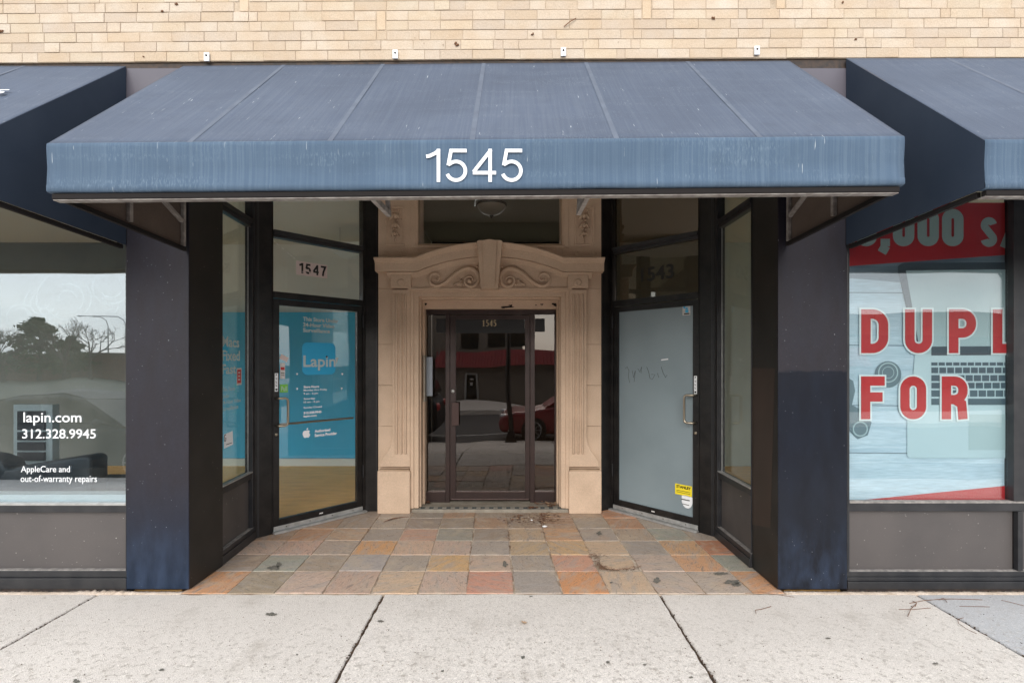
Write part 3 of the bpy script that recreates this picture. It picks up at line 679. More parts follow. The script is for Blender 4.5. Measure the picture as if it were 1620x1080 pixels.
# ============================================================ AWNINGS
def awning(label, xl, xr, tilt, seams, zt=3.448, side_l=True, side_r=True, lining=True):
    zf, zv, yb, yf = 2.53, 2.306, 3.332, YA
    t = thing('awning', label, 'awning', (xl, YW, 2.3), group='blue fabric awnings')
    def Z(x, z): return z + tilt * (x + .17)
    # top: a sheet that sags a little between the rafters
    nx, ny = max(60, int((xr - xl) * 32)), 22; vs = []; fs = []
    ss = sorted([xl] + seams + [xr])
    for j in range(ny + 1):
        v = j / ny; y = yb + (yf - yb) * v; z = zt + (zf - zt) * v
        for i in range(nx + 1):
            x = xl + (xr - xl) * i / nx
            a = max([s for s in ss if s <= x + 1e-6]); b = min([s for s in ss if s >= x - 1e-6] + [xr])
            u = (x - a) / (b - a) if b > a else 0
            vs.append((x, y, Z(x, z) - .015 * math.sin(math.pi * u) * math.sin(math.pi * v) + (.0045 * mnoise.noise(Vector((x * 3.1, v * 1.6, xl))) + .0022 * mnoise.noise(Vector((x * 9, v * 2.2, xl)))) * math.sin(math.pi * v) ** .5 * (1 if 0 < j < ny else 0)))
    for j in range(ny):
        for i in range(nx): fs.append((j * (nx + 1) + i, (j + 1) * (nx + 1) + i, (j + 1) * (nx + 1) + i + 1, j * (nx + 1) + i + 1))
    o = MB().add(vs, fs).build('canopy', 'fabric_top', t, smooth=True)
    m_ = o.modifiers.new('thick', 'SOLIDIFY'); m_.thickness = .003; m_.offset = -1
    # valance with a soft top edge and a stitched hem
    nx = max(40, int((xr - xl) * 20)); prof = [(yf + .004, zf + .001), (yf - .001, zf - .004), (yf - .002, zf - .02), (yf + .003, (zf + zv) / 2), (yf - .001, zv + .03), (yf - .003, zv + .027), (yf - .003, zv + .004), (yf + .003, zv), (yf + .03, zv - .001)]
    vs = []; n = len(prof); rr = random.Random(int(xl * 7))
    ph = [rr.uniform(0, 6) for _ in range(4)]
    for i in range(nx + 1):
        x = xl + (xr - xl) * i / nx
        for k, (y, z) in enumerate(prof):
            wv = .0022 * mnoise.noise(Vector((x * 4, k * .3, xl))) + .0014 * mnoise.noise(Vector((x * 15, k * .5, xl))) if 1 < k < 7 else 0
            vs.append((x, y + wv, Z(x, z) + (.002 * mnoise.noise(Vector((x * 6, 0, xl))) if k > 4 else 0)))
    fs = [(i * n + k, i * n + k + 1, (i + 1) * n + k + 1, (i + 1) * n + k) for i in range(nx) for k in range(n - 1)]
    o = MB().add(vs, fs).build('valance', 'fabric_front', t, smooth=True)
    m_ = o.modifiers.new('thick', 'SOLIDIFY'); m_.thickness = .003; m_.offset = 1
    for x in seams:
        d = Vector((0, yf - yb, zf - zt)).normalized(); nrm = Vector((0, d.z, -d.y)); nrm = nrm if nrm.z > 0 else -nrm
        vs = []
        for j in range(9):
            v = j / 8; y = yb + (yf - yb) * v; z = zt + (zf - zt) * v
            for dx in (-.0125, .0125): vs.append((x + dx, y + nrm.y * .0012, Z(x, z) + nrm.z * .0012))
        MB().add(vs, [(2 * j, 2 * j + 2, 2 * j + 3, 2 * j + 1) for j in range(8)]).build('seam_strip', 'seam', t)
    for flag, x, sg in ((side_l, xl, 1), (side_r, xr, -1)):
        if not flag: continue
        zs = PZ(388, YW)
        quad = [(yf + .001, Z(x, zf) - .002), (yb, Z(x, zt) - .002), (yb, Z(x, zs)), (yf + .001, Z(x, zv) + .001)]
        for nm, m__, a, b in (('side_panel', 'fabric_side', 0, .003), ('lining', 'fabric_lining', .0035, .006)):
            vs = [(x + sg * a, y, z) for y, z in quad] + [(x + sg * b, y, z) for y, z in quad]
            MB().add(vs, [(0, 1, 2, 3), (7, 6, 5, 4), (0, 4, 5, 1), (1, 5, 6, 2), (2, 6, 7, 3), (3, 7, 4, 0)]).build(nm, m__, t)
        xi0, xi1 = sorted((x + sg * .008, x + sg * .030))
        def bar(y0, z0, y1, z1, th=.024, nm='frame_bar', mm='awning_bar'):
            dy, dz = y1 - y0, z1 - z0; L_ = math.hypot(dy, dz); ny_, nz_ = -dz / L_ * th / 2, dy / L_ * th / 2
            MB().hexa([(xi0, y0 - ny_, z0 - nz_), (xi1, y0 - ny_, z0 - nz_), (xi1, y1 - ny_, z1 - nz_), (xi0, y1 - ny_, z1 - nz_)],
                      [(xi0, y0 + ny_, z0 + nz_), (xi1, y0 + ny_, z0 + nz_), (xi1, y1 + ny_, z1 + nz_), (xi0, y1 + ny_, z1 + nz_)]).build(nm, mm, t, bevel=.002)
        bar(yf + .05, Z(x, zv) - .014, yb - .012, Z(x, zs) - .014, .026, mm='awning_hem')
        bar(yb - .03, Z(x, zs) + .003, yb - .03, Z(x, zt) - .09)
        bar(2.84, Z(x, zv) - .005, 2.84, Z(x, 2.93))
        bar(2.86, Z(x, 2.62), yb - .045, Z(x, 2.43))
    # front bar under the valance: dark hem, then a pale lip
    def lbar(y0, y1, z0, z1, nm, mm):
        MB().hexa([(xl + .015, y0, Z(xl, z0)), (xr - .015, y0, Z(xr, z0)), (xr - .015, y1, Z(xr, z0)), (xl + .015, y1, Z(xl, z0))],
                  [(xl + .015, y0, Z(xl, z1)), (xr - .015, y0, Z(xr, z1)), (xr - .015, y1, Z(xr, z1)), (xl + .015, y1, Z(xl, z1))]).build(nm, mm, t, bevel=.0015)
    lbar(yf + .006, yf + .034, zv - .030, zv - .006, 'front_bar', 'awning_hem')
    lbar(yf + .012, yf + .052, zv - .036, zv - .0305, 'bar_lip', 'awning_bar')
    return t, Z
aw, Zm = awning('wide faded blue centre awning reading 1545 over the recessed entry', -2.154, 1.817, .0085, [-1.495, -.845, -.185, .485, 1.15], zt=3.458)
signtext('house_number', '1545', 'white_paint', aw, PX(673, YA), PX(828, YA), PZ(289, YA), PZ(237, YA), YA - .0092, h=.053, gap=.115, thick=.002)
for px, py in ((329, 92), (626, 88), (891, 84), (1196, 82)):
    x, z = PX(px, YW), PZ(py, YW)
    o = MB().box(x - .017, x + .017, 3.322, 3.332, z - .03, z + .027).build('mounting_tab', 'white_paint', aw, bevel=.002)
    MB().lathe([(0, .004), (.006, .004), (.007, 0)], (x, 3.322, z + .006), 10, 'y').build('bolt', 'dark_steel', o)
for x, sg in ((-.665, 1), (.36, -1)):        # short struts behind the valance
    z0 = Zm(x, 2.285)
    MB().hexa([(x - .012, YA + .02, z0 - .01), (x + .012, YA + .02, z0 - .01), (x + .012, 2.75, z0 + .005), (x - .012, 2.75, z0 + .005)],
              [(x - .012, YA + .02, z0 + .02), (x + .012, YA + .02, z0 + .02), (x + .012, 2.75, z0 + .035), (x - .012, 2.75, z0 + .035)]).build('strut', 'awning_bar', aw, bevel=.002)
    MB().hexa([(x - .01, 2.72, z0 + .03), (x + .01, 2.72, z0 + .03), (x + .01, 2.75, z0 + .03), (x - .01, 2.75, z0 + .03)],
              [(x - .01, 2.60, z0 + .46), (x + .01, 2.60, z0 + .46), (x + .01, 2.63, z0 + .46), (x - .01, 2.63, z0 + .46)]).build('strut', 'awning_bar', aw)
hx, hz = PX(752, 2.5), PZ(313, 2.5)
MB().tube([(hx + .012, 2.5, hz + .02), (hx + .016, 2.5, hz), (hx + .006, 2.5, hz - .012), (hx, 2.5, hz - .004), (hx + .004, 2.5, hz + .01), (hx - .001, 2.5, hz - .02), (hx - .003, 2.5, hz - .042)], .0028, 6).build('hook', 'rail_white', aw)
awl, Zl = awning('blue awning at the far left of the shop row, cut by the left frame edge', -6.6, PX(201, YW), 0, [-5.9, -5.2, -4.5, -3.85, -3.2], zt=3.440)
awr, Zr = awning('blue awning at the right side over the red and white banner window', 2.19, 6.3, 0, [2.85, 3.5, 4.15, 4.8, 5.5], zt=3.492)
def on_slope(X, Z_):
    y = 3.332 - (3.332 - YA) * Z_; return (X, y - .003, 3.440 + (2.53 - 3.440) * Z_ + .004)
def f1(X, Z_): return on_slope(X, Z_)
text('lettering', '312.328.9945', 'white_paint', awl, -3.95, -2.885, -.475, -.41, 0, bold=.01, slant=0, fn=lambda X, Z_: on_slope(X, -Z_ + 0))

# ============================================================ PILLARS, FASCIA, ALCOVE SHELL
def pillar(label, x0, x1, side, m):
    t = thing('storefront_pillar', label, 'pillar', ((x0 + x1) / 2, YW, 0), group='dark panelled pillars flanking the entry')
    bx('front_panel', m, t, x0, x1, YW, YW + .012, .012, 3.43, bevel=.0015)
    if side > 0: bx('side_panel', 'pillar_side', t, x1 - .012, x1 - .0008, YW + .0125, 3.735, .008, 3.40)
    else: bx('side_panel', 'pillar_side', t, x0 + .0008, x0 + .012, YW + .0125, 3.70, .008, 3.40)
    bx('core', 'black_metal', t, x0 + .02, x1 - .02, YW + .02, 3.69, 0, 3.42)
    return t
pl = pillar('smooth violet-black pillar between the lettered window and the entry', PX(200, YW), PX(298.5, YW), 1, 'pillar_left')
pr = pillar('dark pillar between the entry and the banner window, with a painted blue street reflection below', PX(1231, YW), PX(1340, YW), -1, 'pillar_right')
# brownish patch on the side of the right pillar
MB().add([(PX(1231, YW) - .0003 - .0008 * 0, 3.36 + .02 + 0, 1.46), (PX(1231, YW) - .0003, 3.699, 1.46), (PX(1231, YW) - .0003, 3.699, .32), (PX(1231, YW) - .0003, 3.44, .38)], [(0, 1, 2, 3)]).build('brown_patch', 'patch_brown', pr)
fa = thing('fascia_panel', 'grey violet fascia panel showing in the gaps between the awnings', 'fascia', (0, YW + .04, 2.4))
for x0, x1 in ((-6.6, -2.536), (-2.5355, 2.201), (2.2015, 6.3)):
    bx('panel', 'fascia', fa, x0 + .0015, x1 - .0015, YW + (-.004 if x0 == -2.5355 else .02), YW + .05 + (-.04 if x0 == -2.5355 else 0), 3.0 if x0 == -2.5355 else 2.75, 3.428)
sh = struct('alcove_ceiling')
bx('ceiling_board', 'ceiling_pale', sh, -2.6, 2.2, YW + .06, 5.45, 3.40, 3.46)
# roof over everything so that no light leaks into the shops
bx('roof', 'wall_dark', None, -9, 9, 3.5, 9.3, 3.47, 3.6)['kind'] = 'structure'

# ============================================================ WINDOW HELPERS (local frame: x along, y inwards, z up)
def rail(parent, x0, x1, z0, z1, y0=0.0, y1=.06, nm='frame_rail', m='frame_metal', bevel=.0025): return bx(nm, m, parent, x0, x1, y0, y1, z0, z1, bevel=bevel)

# ---- left display window
lw = thing('display_window', 'large left shop window with white lapin.com lettering on the glass', 'window', (-6.4, YW, 0), local=True)
def lx(px, Y=YW): return PX(px, Y) + 6.4
def lz(py, Y=YW): return PZ(py, Y)
X1 = lx(199.5)
rail(lw, 0, X1, .012, .082, .0, .07); rail(lw, 0, X1, .0825, .125, .015, .07)
bx('dust_ledge', 'dust', lw, .01, X1 - .012, .02, .05, .125, .131)
bx('kick_panel', 'kick', lw, .0, X1 - .012, .045, .065, .131, lz(811) )
rail(lw, 0, X1 - .006, lz(811), lz(800), .012, .07); 
bx('sill', 'aluminium', lw, 0, X1 - .006, .006, .055, lz(799.7), lz(796), bevel=.002)
rail(lw, 0, X1, -.03, .0115, .006, .08, 'base_plate', 'dark_steel'); bx('backing_board', 'dark_steel', lw, 0, X1 - .002, .071, .078, .0125, lz(800))
bx('pane', 'pane', lw, 0, X1 - .008, .05, .056, lz(795.8), 3.0)
rail(lw, X1 - .007, X1 - .001, .1255, 3.0, .004, .07)
rail(lw, 0, X1 - .008, 3.0, 3.06); rail(lw, 1.2, 1.25, .135, 3.0, .0, .048); rail(lw, -.05, -.001, 0, 3.06)
bx('inner_ledge', 'rail_white', lw, 0, X1 - .01, .065, .16, lz(796) - .03, lz(786))
def ltext(s, a, b, c, d, y=.0485, m='white_vinyl', bold=.002, par=lw, nm='lettering'): return text(nm, s, m, par, lx(a), lx(b), lz(d), lz(c), y, bold=bold)
ltext('lapin.com', 26, 119, 653, 674, bold=.008)
ltext('312.328.9945', 24, 142, 680, 695, bold=.008)
ltext('AppleCare and', 22, 100.5, 739, 752); ltext('out-of-warranty repairs', 21.5, 144, 754, 768)
# frosted swirls near the top of the glass
mb = MB()
for cx, cz, rs in ((20, 500, (9, 16, 23)), (55, 478, (10, 20, 30)), (95, 470, (14, 26, 38, 50)), (160, 482, (8, 16)), (165, 452, (18, 30))):
    for r in rs:
        a0 = (r * 37) % 360; pts = [(cx + r * math.cos(rad(a)), cz + r * .9 * math.sin(rad(a))) for a in range(a0, a0 + 210, 10)]
        k = .0055; L2 = []
        for i, (a, b) in enumerate(pts):
            rr_ = math.hypot(a - cx, b - cz); u = ((a - cx) / rr_, (b - cz) / rr_); L2.append(((lx(a + u[0] * 1.3), lz(b + u[1] * 1.3)), (lx(a - u[0] * 1.3), lz(b - u[1] * 1.3))))
        vs = [(p[0], .0575, p[1]) for pr_ in L2 for p in pr_]; mb.add(vs, [(2 * i, 2 * i + 1, 2 * i + 3, 2 * i + 2) for i in range(len(L2) - 1)])
sw_m = glass('frost_film', .05, (.84, .87, .87)); 
o = mb.build('frosted_swirls', 'frost_film', lw)

# ---- right display window with the banner
rw = thing('display_window', 'right shop window filled by a red and white DUPL FOR banner', 'window', (PX(1341, YW), YW, 0), local=True)
x0r = PX(1341, YW)
def rx(px, Y=YW): return PX(px, Y) - x0r
W_ = 3.9
rail(rw, 0, W_, .012, .06, -.002, .07); rail(rw, .004, W_, .0605, .085, .010, .07); rail(rw, .006, W_, .0855, .118, .018, .07)
bx('dust_ledge', 'dust', rw, .02, W_, .024, .05, .118, .125)
bx('kick_panel', 'kick', rw, .022, rx(1612), .045, .065, .125, lz(809))
bx('kick_panel', 'kick', rw, rx(1622), W_, .045, .065, .125, lz(809))
rail(rw, .018, W_, lz(809), lz(796.5), .012, .07)
bx('sill', 'dust', rw, .018, W_, .006, .05, lz(796.2), lz(793), bevel=.002)
rail(rw, 0.001, .017, .1185, 3.0, .006, .07)
rail(rw, rx(1604), rx(1623), lz(792.5), 3.0, .0, .07); rail(rw, rx(1613), rx(1621), .1255, lz(809.5), .01, .044)
rail(rw, .018, W_, 3.0, 3.06); rail(rw, W_, W_ + .05, 0, 3.06)
rail(rw, 0, W_, -.03, .0115, .006, .08, 'base_plate', 'dark_steel'); bx('backing_board', 'dark_steel', rw, .002, W_, .071, .078, .0125, lz(800))
bx('pane', 'pane_poster', rw, .0175, rx(1603.8), .042, .047, lz(792.8), 2.99); bx('pane', 'pane_poster', rw, rx(1623.2), W_, .042, .047, lz(792.8), 2.99)
YB = YW + .065
bn = thing('banner', 'red and pale blue window banner with a laptop picture and DUPL FOR', 'banner', (PX(1475, YB), YB, PZ(790, YB)), local=False)
def bxz(px, py): return (PX(px, YB), PZ(py, YB))
def flat(nm, m, pts, lay, par=bn, th=.0008):
    y = YB - lay * .0016
    return MB().prism([bxz(*p) for p in pts], y, y + th).build(nm, m, par)
flat('backing', 'poster_wood', [(1342, 321), (1850, 321), (1850, 792.5), (1342, 792.5)], 0)
for y in (462, 545, 640, 715): flat('plank_line', 'poster_wood_dark', [(1342, y), (1450, y + 1), (1450, y + 2.4), (1342, y + 1.4)], 1)
flat('picture_shade', 'poster_wood_dark', [(1342, 419), (1850, 385), (1850, 440), (1500, 452), (1342, 440)], 1)
flat('top_band', 'poster_red', [(1342, 321), (1850, 321), (1850, 385), (1342, 421)], 2)
flat('bottom_band', 'poster_red', [(1345, 792), (1850, 742), (1850, 792.5), (1345, 792.5)], 2)
def rr_poly(a, b, c, d, r, n=5):
    pts = []
    for cx, cy, s in ((a + r, b + r, 180), (c - r, b + r, 270), (c - r, d - r, 0), (a + r, d - r, 90)):
        pts += [(cx + r * math.cos(rad(s + 90 * i / n)), cy + r * math.sin(rad(s + 90 * i / n))) for i in range(n + 1)]
    return pts
flat('laptop_lid', 'poster_bezel', [(1424, 418), (1420, 421), (1420, 430), (1449, 560), (1850, 560), (1850, 414), (1430, 416)], 3)
flat('laptop_screen', 'poster_screen', [(1432, 428), (1850, 424), (1850, 560), (1455, 560)], 4)
flat('laptop_base', 'poster_laptop', [(1447, 548), (1850, 546), (1850, 724), (1438, 724), (1434, 720), (1434, 668), (1443, 600)], 3.5)
flat('hinge_strip', 'poster_bezel', [(1472, 548), (1850, 546), (1850, 560), (1472, 562)], 5)
keys = MB(); yk = YB - 5 * .0016
for r_, (ya, yb_, wk) in enumerate(((573, 578, 11.5), (581, 590, 12.5), (593, 602.5, 13), (605, 614, 13.2), (617, 627, 13.5))):
    x = 1472 + (0 if r_ % 2 == 0 else 0)
    while x < 1650:
        w2 = wk if x > 1473 else wk + [0, 0, 2, 4, 7][r_]
        keys.prism([bxz(x, ya), bxz(x + w2 - 2, ya), bxz(x + w2 - 2, yb_), bxz(x, yb_)], yk, yk + .0008); x += w2
keys.prism([bxz(1472, 630), bxz(1484, 630), bxz(1484, 640), bxz(1472, 640)], yk, yk + .0008)
keys.prism([bxz(1530, 630), bxz(1594, 630), bxz(1594, 640), bxz(1530, 640)], yk, yk + .0008)
o = keys.build('keyboard', 'poster_key', bn); o['kind'] = 'stuff'
flat('touchpad', 'poster_screen', [(1531, 655), (1620, 655), (1620, 711), (1531, 711)], 4.2)
def ring(nm, m, cx, cy, r0, r1, lay, n=28):
    y = YB - lay * .0016; vs = []
    for k in range(n):
        a = 2 * math.pi * k / n
        for r in (r0, r1):
            X, Z_ = bxz(cx + r * math.cos(a), cy + r * math.sin(a)); vs.append((X, y, Z_))
    MB().add(vs, [(2 * k, 2 * k + 1, (2 * k + 3) % (2 * n), (2 * k + 2) % (2 * n)) for k in range(n)]).build(nm, m, bn)
flat('lens_picture', 'poster_lens', [(1404 + 21 * math.cos(a * .25), 592 + 21 * math.sin(a * .25)) for a in range(25)], 3)
ring('lens_ring', 'poster_screen', 1404, 589, 14, 16, 3.6); ring('lens_ring', 'poster_screen', 1404, 589, 8.5, 9.5, 3.6)
flat('camera_picture', 'poster_lens', [(1342, 598), (1349, 602), (1352, 618), (1347, 640), (1362, 648), (1378, 668), (1372, 688), (1356, 694), (1342, 680)], 3)
ring('lens_ring', 'poster_screen', 1360, 678, 10, 12, 3.6)
def banner_word(s, a, b, c, d):
    for k, m_, g_ in ((7, 'poster_white', .04), (8.2, 'poster_red', 0)):
        o = signtext('lettering', s, m_, bn, PX(a, YB), PX(b, YB), PZ(d, YB), PZ(c, YB), YB - k * .0016, h=.108, gap=.36, grow=g_, hx=(PZ(c, YB) - PZ(d, YB)))
banner_word('DUPL', 1360, 1607, 489.5, 558.5); banner_word('FOR', 1360, 1528, 595, 662.5)
signtext('lettering', '3,000', 'poster_num', bn, PX(1352, YB), PX(1523, YB), PZ(390, YB), PZ(331, YB), YB - 4 * .0016, h=.125, gap=.07)
signtext('lettering', 's/', 'poster_num', bn, PX(1549, YB), PX(1606, YB), PZ(391, YB), PZ(344, YB), YB - 4 * .0016, h=.125, gap=.14)

class Wall:                                # a wall line in plan; u along it, from left to right as seen
    def __init__(s, A, B):
        s.A = Vector(A); s.B = Vector(B); s.d = (s.B - s.A); s.L = s.d.length; s.d.normalize(); s.ang = math.atan2(s.d.y, s.d.x)
    def u(s, px):
        k = (px - 810) / F; return (k * s.A.y - s.A.x) / (s.d.x - k * s.d.y)
    def off(s, y):
        n = Vector((-s.d.y, s.d.x)) * y; return Wall(s.A + n, s.B + n)
    def z(s, px, py): return 1.5 - (py - 573) * (s.A.y + s.u(px) * s.d.y) / F
LS = Wall((-2.143, 3.738), (-2.184, 4.315)); LD = Wall((-2.09, 4.43), (-1.475, 5.11))
RD_ = Wall((1.006, 5.18), (1.647, 4.473)); RS = Wall((1.744, 4.354), (1.741, 3.704))

def side_window(label, W, far_left):
    t = thing('side_window', label, 'window', (W.A.x, W.A.y, 0), W.ang, 'narrow side windows inside the entry', local=True)
    Lg = W.L; j0, j1 = (.05, .004) if far_left else (.004, .05)
    bx('backing_board', 'dark_steel', t, .004, Lg - .004, .0615, .066, -.02, .575)
    rail(t, 0, Lg, .006, .07, -.012, .06); rail(t, 0, Lg, .0705, .105, -.004, .06)
    bx('dust_ledge', 'dust', t, .002, Lg - .002, 0, .03, .105, .110)
    bx('kick_panel', 'kick_dark', t, j0 + .001, Lg - j1 - .001, .03, .045, .110, .525)
    rail(t, j0, Lg - j1, .525, .575, 0, .06); bx('sill', 'aluminium', t, j0, Lg - j1, -.006, .03, .5755, .586, bevel=.002)
    if far_left: rail(t, 0, j0 - .001, .1105, 3.39, -.004, .06); rail(t, Lg - .003, Lg, .1105, 3.39)
    else: rail(t, Lg - j1 + .001, Lg, .1105, 3.39, -.004, .06); rail(t, 0, .003, .1105, 3.39)
    rail(t, j0, Lg - j1, 2.635, 2.665, .004, .055); rail(t, j0, Lg - j1, 2.6655, 2.705, -.006, .06)
    bx('pane', 'pane_side' , t, j0 + .0005, Lg - j1 - .0005, .035, .041, .5865, 2.6345)
    bx('pane', 'pane_side', t, j0 + .0005, Lg - j1 - .0005, .035, .041, 2.7055, 3.39)
    e = j0 + .004 if far_left else Lg - j1 - .008
    bx('bright_bead', 'aluminium', t, e, e + .004, .028, .034, .587, 2.634)
    return t
def wtext(W, par, nm, s, a, b, yt, yb, m='faded_vinyl', bold=.006, y=.032, pxr=None):
    # box given by its left and right px and the top and bottom py at the left edge
    W = W.off(y); return text(nm, s, m, par, W.u(a), W.u(b), W.z(a, yb), W.z(a, yt), y, bold=bold, thick=.0004)
def wrect(W, par, nm, m, a, b, yt, yb, y=.032, th=.001, tilt=0):
    W = W.off(y); u0, u1, z1, z0 = W.u(a), W.u(b), W.z(a, yt), W.z(a, yb)
    cu, cz = (u0 + u1) / 2, (z0 + z1) / 2; P = []
    for u, z in ((u0, z0), (u1, z0), (u1, z1), (u0, z1)):
        du, dz = u - cu, z - cz; P.append((cu + du * math.cos(tilt) - dz * math.sin(tilt), cz + du * math.sin(tilt) + dz * math.cos(tilt)))
    return MB().prism(P, y, y + th).build(nm, m, par)
lsw = side_window('narrow side window with Macs Fixed Fast lettering, left of the 1547 door', LS, False)
rsw = side_window('narrow plain side window right of the frosted door', RS, True)
for i, (s, yt, yb, b) in enumerate((('Macs', 531, 548, 378.5), ('Fixed', 553.5, 570.5, 379.5), ('Fast', 576, 592, 373.5))):
    wtext(LS, lsw, 'lettering', s, 351.5, b, yt, yb, bold=.02)
for s, yt, yb, b in (('This Store', 613, 619, 372), ('Under', 624, 630, 363), ('24-Hour Video', 633.5, 640, 381), ('Surveillance', 644, 650.5, 377)):
    wtext(LS, lsw, 'lettering', s, 351.5, b, yt, yb)
wrect(LS, lsw, 'sticker', 'sticker_white', 374.8, 382.3, 582, 609, .031); wrect(LS, lsw, 'sticker_print', 'sticker_red', 375.6, 381.4, 584.5, 606, .0295)
for k in range(3): wrect(LS, lsw, 'sticker_print', 'sticker_white', 377.2, 380, 588 + k * 5.5, 590.5 + k * 5.5, .0285)
wrect(LS, lsw, 'sticker', 'white_vinyl', 354.5, 368.5, 686, 708.5, .031, tilt=.06)
ga = [(LS.u(362.5) + .011 * 1.25 * math.cos(a), LS.z(362, 692.5) + .026 * math.sin(a)) for a in [rad(x) for x in range(40, 361, 20)]]
MB().tube([(a, .0295, b) for a, b in ga] + [(LS.u(362.5) + .004, .0295, LS.z(362, 692.5))], .0022, 5).build('sticker_print', 'ghost_ink', lsw)
wtext(LS, lsw, 'sticker_print', 'Reviews', 357, 367.5, 702, 705.5, m='ghost_ink', y=.0295, bold=.01) if False else wrect(LS, lsw, 'sticker_print', 'ghost_ink', 358, 367, 702.5, 703.5, .0295)

def vprism(plan, z0, z1, nm, m, par, **k):
    n = len(plan); ar = sum(plan[i][0] * plan[(i + 1) % n][1] - plan[(i + 1) % n][0] * plan[i][1] for i in range(n))
    if ar < 0: plan = plan[::-1]
    return MB().add([(x, y, z0) for x, y in plan] + [(x, y, z1) for x, y in plan], [tuple(range(n))[::-1], tuple(range(n, 2 * n))] + [(i, (i + 1) % n, (i + 1) % n + n, i + n) for i in range(n)]).build(nm, m, par, **k)

def shop_door(label, W, hinge_left, pane_m, px):
    """px: dict of picture columns and rows measured for this door"""
    t = thing('shop_door', label, 'door', (W.A.x, W.A.y, 0), W.ang, 'angled shop doors inside the entry', local=True)
    g0, g1 = W.u(px['g0']), W.u(px['g1']); Lg = W.L
    zt, zb_ = 2.005, .118
    a, b = (.030, Lg - .012) if hinge_left else (.012, Lg - .030)       # leaf
    rail(t, 0, a - .003, .0, 3.39, -.004, .07, 'door_frame', 'black_metal'); rail(t, b + .003, Lg, .0, 3.39, -.004, .07, 'door_frame', 'black_metal')
    rail(t, a, b, 2.065, 2.122, .0, .07, 'door_frame', 'black_metal'); rail(t, a, b, 2.597, 2.622, -.002, .07, 'transom_bar', 'frame_metal'); rail(t, a, b, 2.6225, 2.66, -.014, .07, 'transom_bar', 'frame_metal')
    bx('transom_pane', 'pane_dark' if hinge_left else 'pane_door', t, a, b, .035, .041, 2.1225, 2.5965); bx('transom_pane', 'pane_dark' if hinge_left else 'pane_door', t, a, b, .035, .041, 2.6605, 3.38)
    # leaf
    lf = MB(); y0, y1 = .006, .05
    lf.box(a, g0, y0, y1, .042, 2.058).box(g1, b, y0, y1, .042, 2.058).box(g0 + .0005, g1 - .0005, y0 + .0005, y1, .042, zb_).box(g0 + .0005, g1 - .0005, y0 + .0005, y1, zt, 2.058)
    leaf = lf.build('door_leaf', 'bronze' if False else 'black_metal', t, bevel=.002)
    bx('glass', pane_m, leaf, g0, g1, .024, .031, zb_, zt)
    bx('threshold', 'aluminium', t, .002, Lg - .002, -.045, .06, .004, .022, bevel=.003); bx('door_sweep', 'aluminium', t, a, b, -.004, .0055, .024, .062, bevel=.002)
    for k in range(4):
        u = a + (b - a) * (k + .5) / 4; MB().lathe([(0, .002), (.004, .002), (.005, 0)], (u, -.0045, .045), 8, 'y').build('screw', 'dark_steel', leaf)
    bx('closer_plate', 'sticker_white', leaf, (a + b) / 2 - .015, (a + b) / 2 + .02, .003, .0058, .082, .093)
    hx_ = (.016 if hinge_left else Lg - .018)
    for z in (.35, 1.85): MB().tube([(hx_ + (.012 if hinge_left else -.01), -.008, z), (hx_ + (.012 if hinge_left else -.01), -.008, z + .12)], .007, 8).build('hinge', 'frame_metal', t)
    # pull handle, lock, label
    uh = (b - .025) if hinge_left else (a + .026)
    zt_, zb2 = px['hz']; k = .06; r = .02
    def qarc(z, s): return [(uh, -k + r * math.cos(rad(t_)) - 0, z + s * (-r + r * math.sin(rad(t_)))) for t_ in ()]
    s_ = -.075 if hinge_left else .075
    path = [(uh, .004, zt_), (uh, -.030, zt_), (uh + s_ * .10, -.040, zt_), (uh + s_ * .7, -.052, zt_), (uh + s_ * .93, -.056, zt_ - .008), (uh + s_, -.057, zt_ - .028), (uh + s_, -.057, zb2 + .028), (uh + s_ * .93, -.056, zb2 + .008), (uh + s_ * .7, -.052, zb2), (uh + s_ * .10, -.040, zb2), (uh, -.030, zb2), (uh, .004, zb2)]
    MB().tube(path, .0105, 12).build('handle', 'steel', leaf, smooth=True)
    MB().lathe([(0, .008), (.010, .008), (.013, .005), (.015, 0)], (uh, .006, px['lock']), 18, 'y').build('lock', 'steel', leaf, smooth=True)
    zz = px['pull']; bx('pull_sign', 'white_vinyl', leaf, uh - .014, uh + .014, .0035, .0055, zz - .08, zz + .08)
    for i, ch in enumerate('PULL'):
        text('sign_print', ch, 'black_ink', leaf, uh - .006, uh + .006, zz + .055 - i * .03, zz + .074 - i * .03, .003, bold=.03, thick=.0004)
    bx('sign_print', 'black_ink', leaf, uh - .009, uh + .009, .0028, .0034, zz - .071, zz - .055)
    return t, leaf
ldoor, lleaf = shop_door('glass door under the white 1547 sign, blue wall seen through it', LD, False, 'pane_door',
    dict(g0=442.5, g1=566, hz=(1.185, .945), lock=.868, pull=1.325))
rdoor, rleaf = shop_door('frosted grey glass door with yellow sticker and faint 1543 above', RD_, True, 'frost',
    dict(g0=977.5, g1=1095.4, hz=(1.21, .965), lock=.875, pull=1.30))
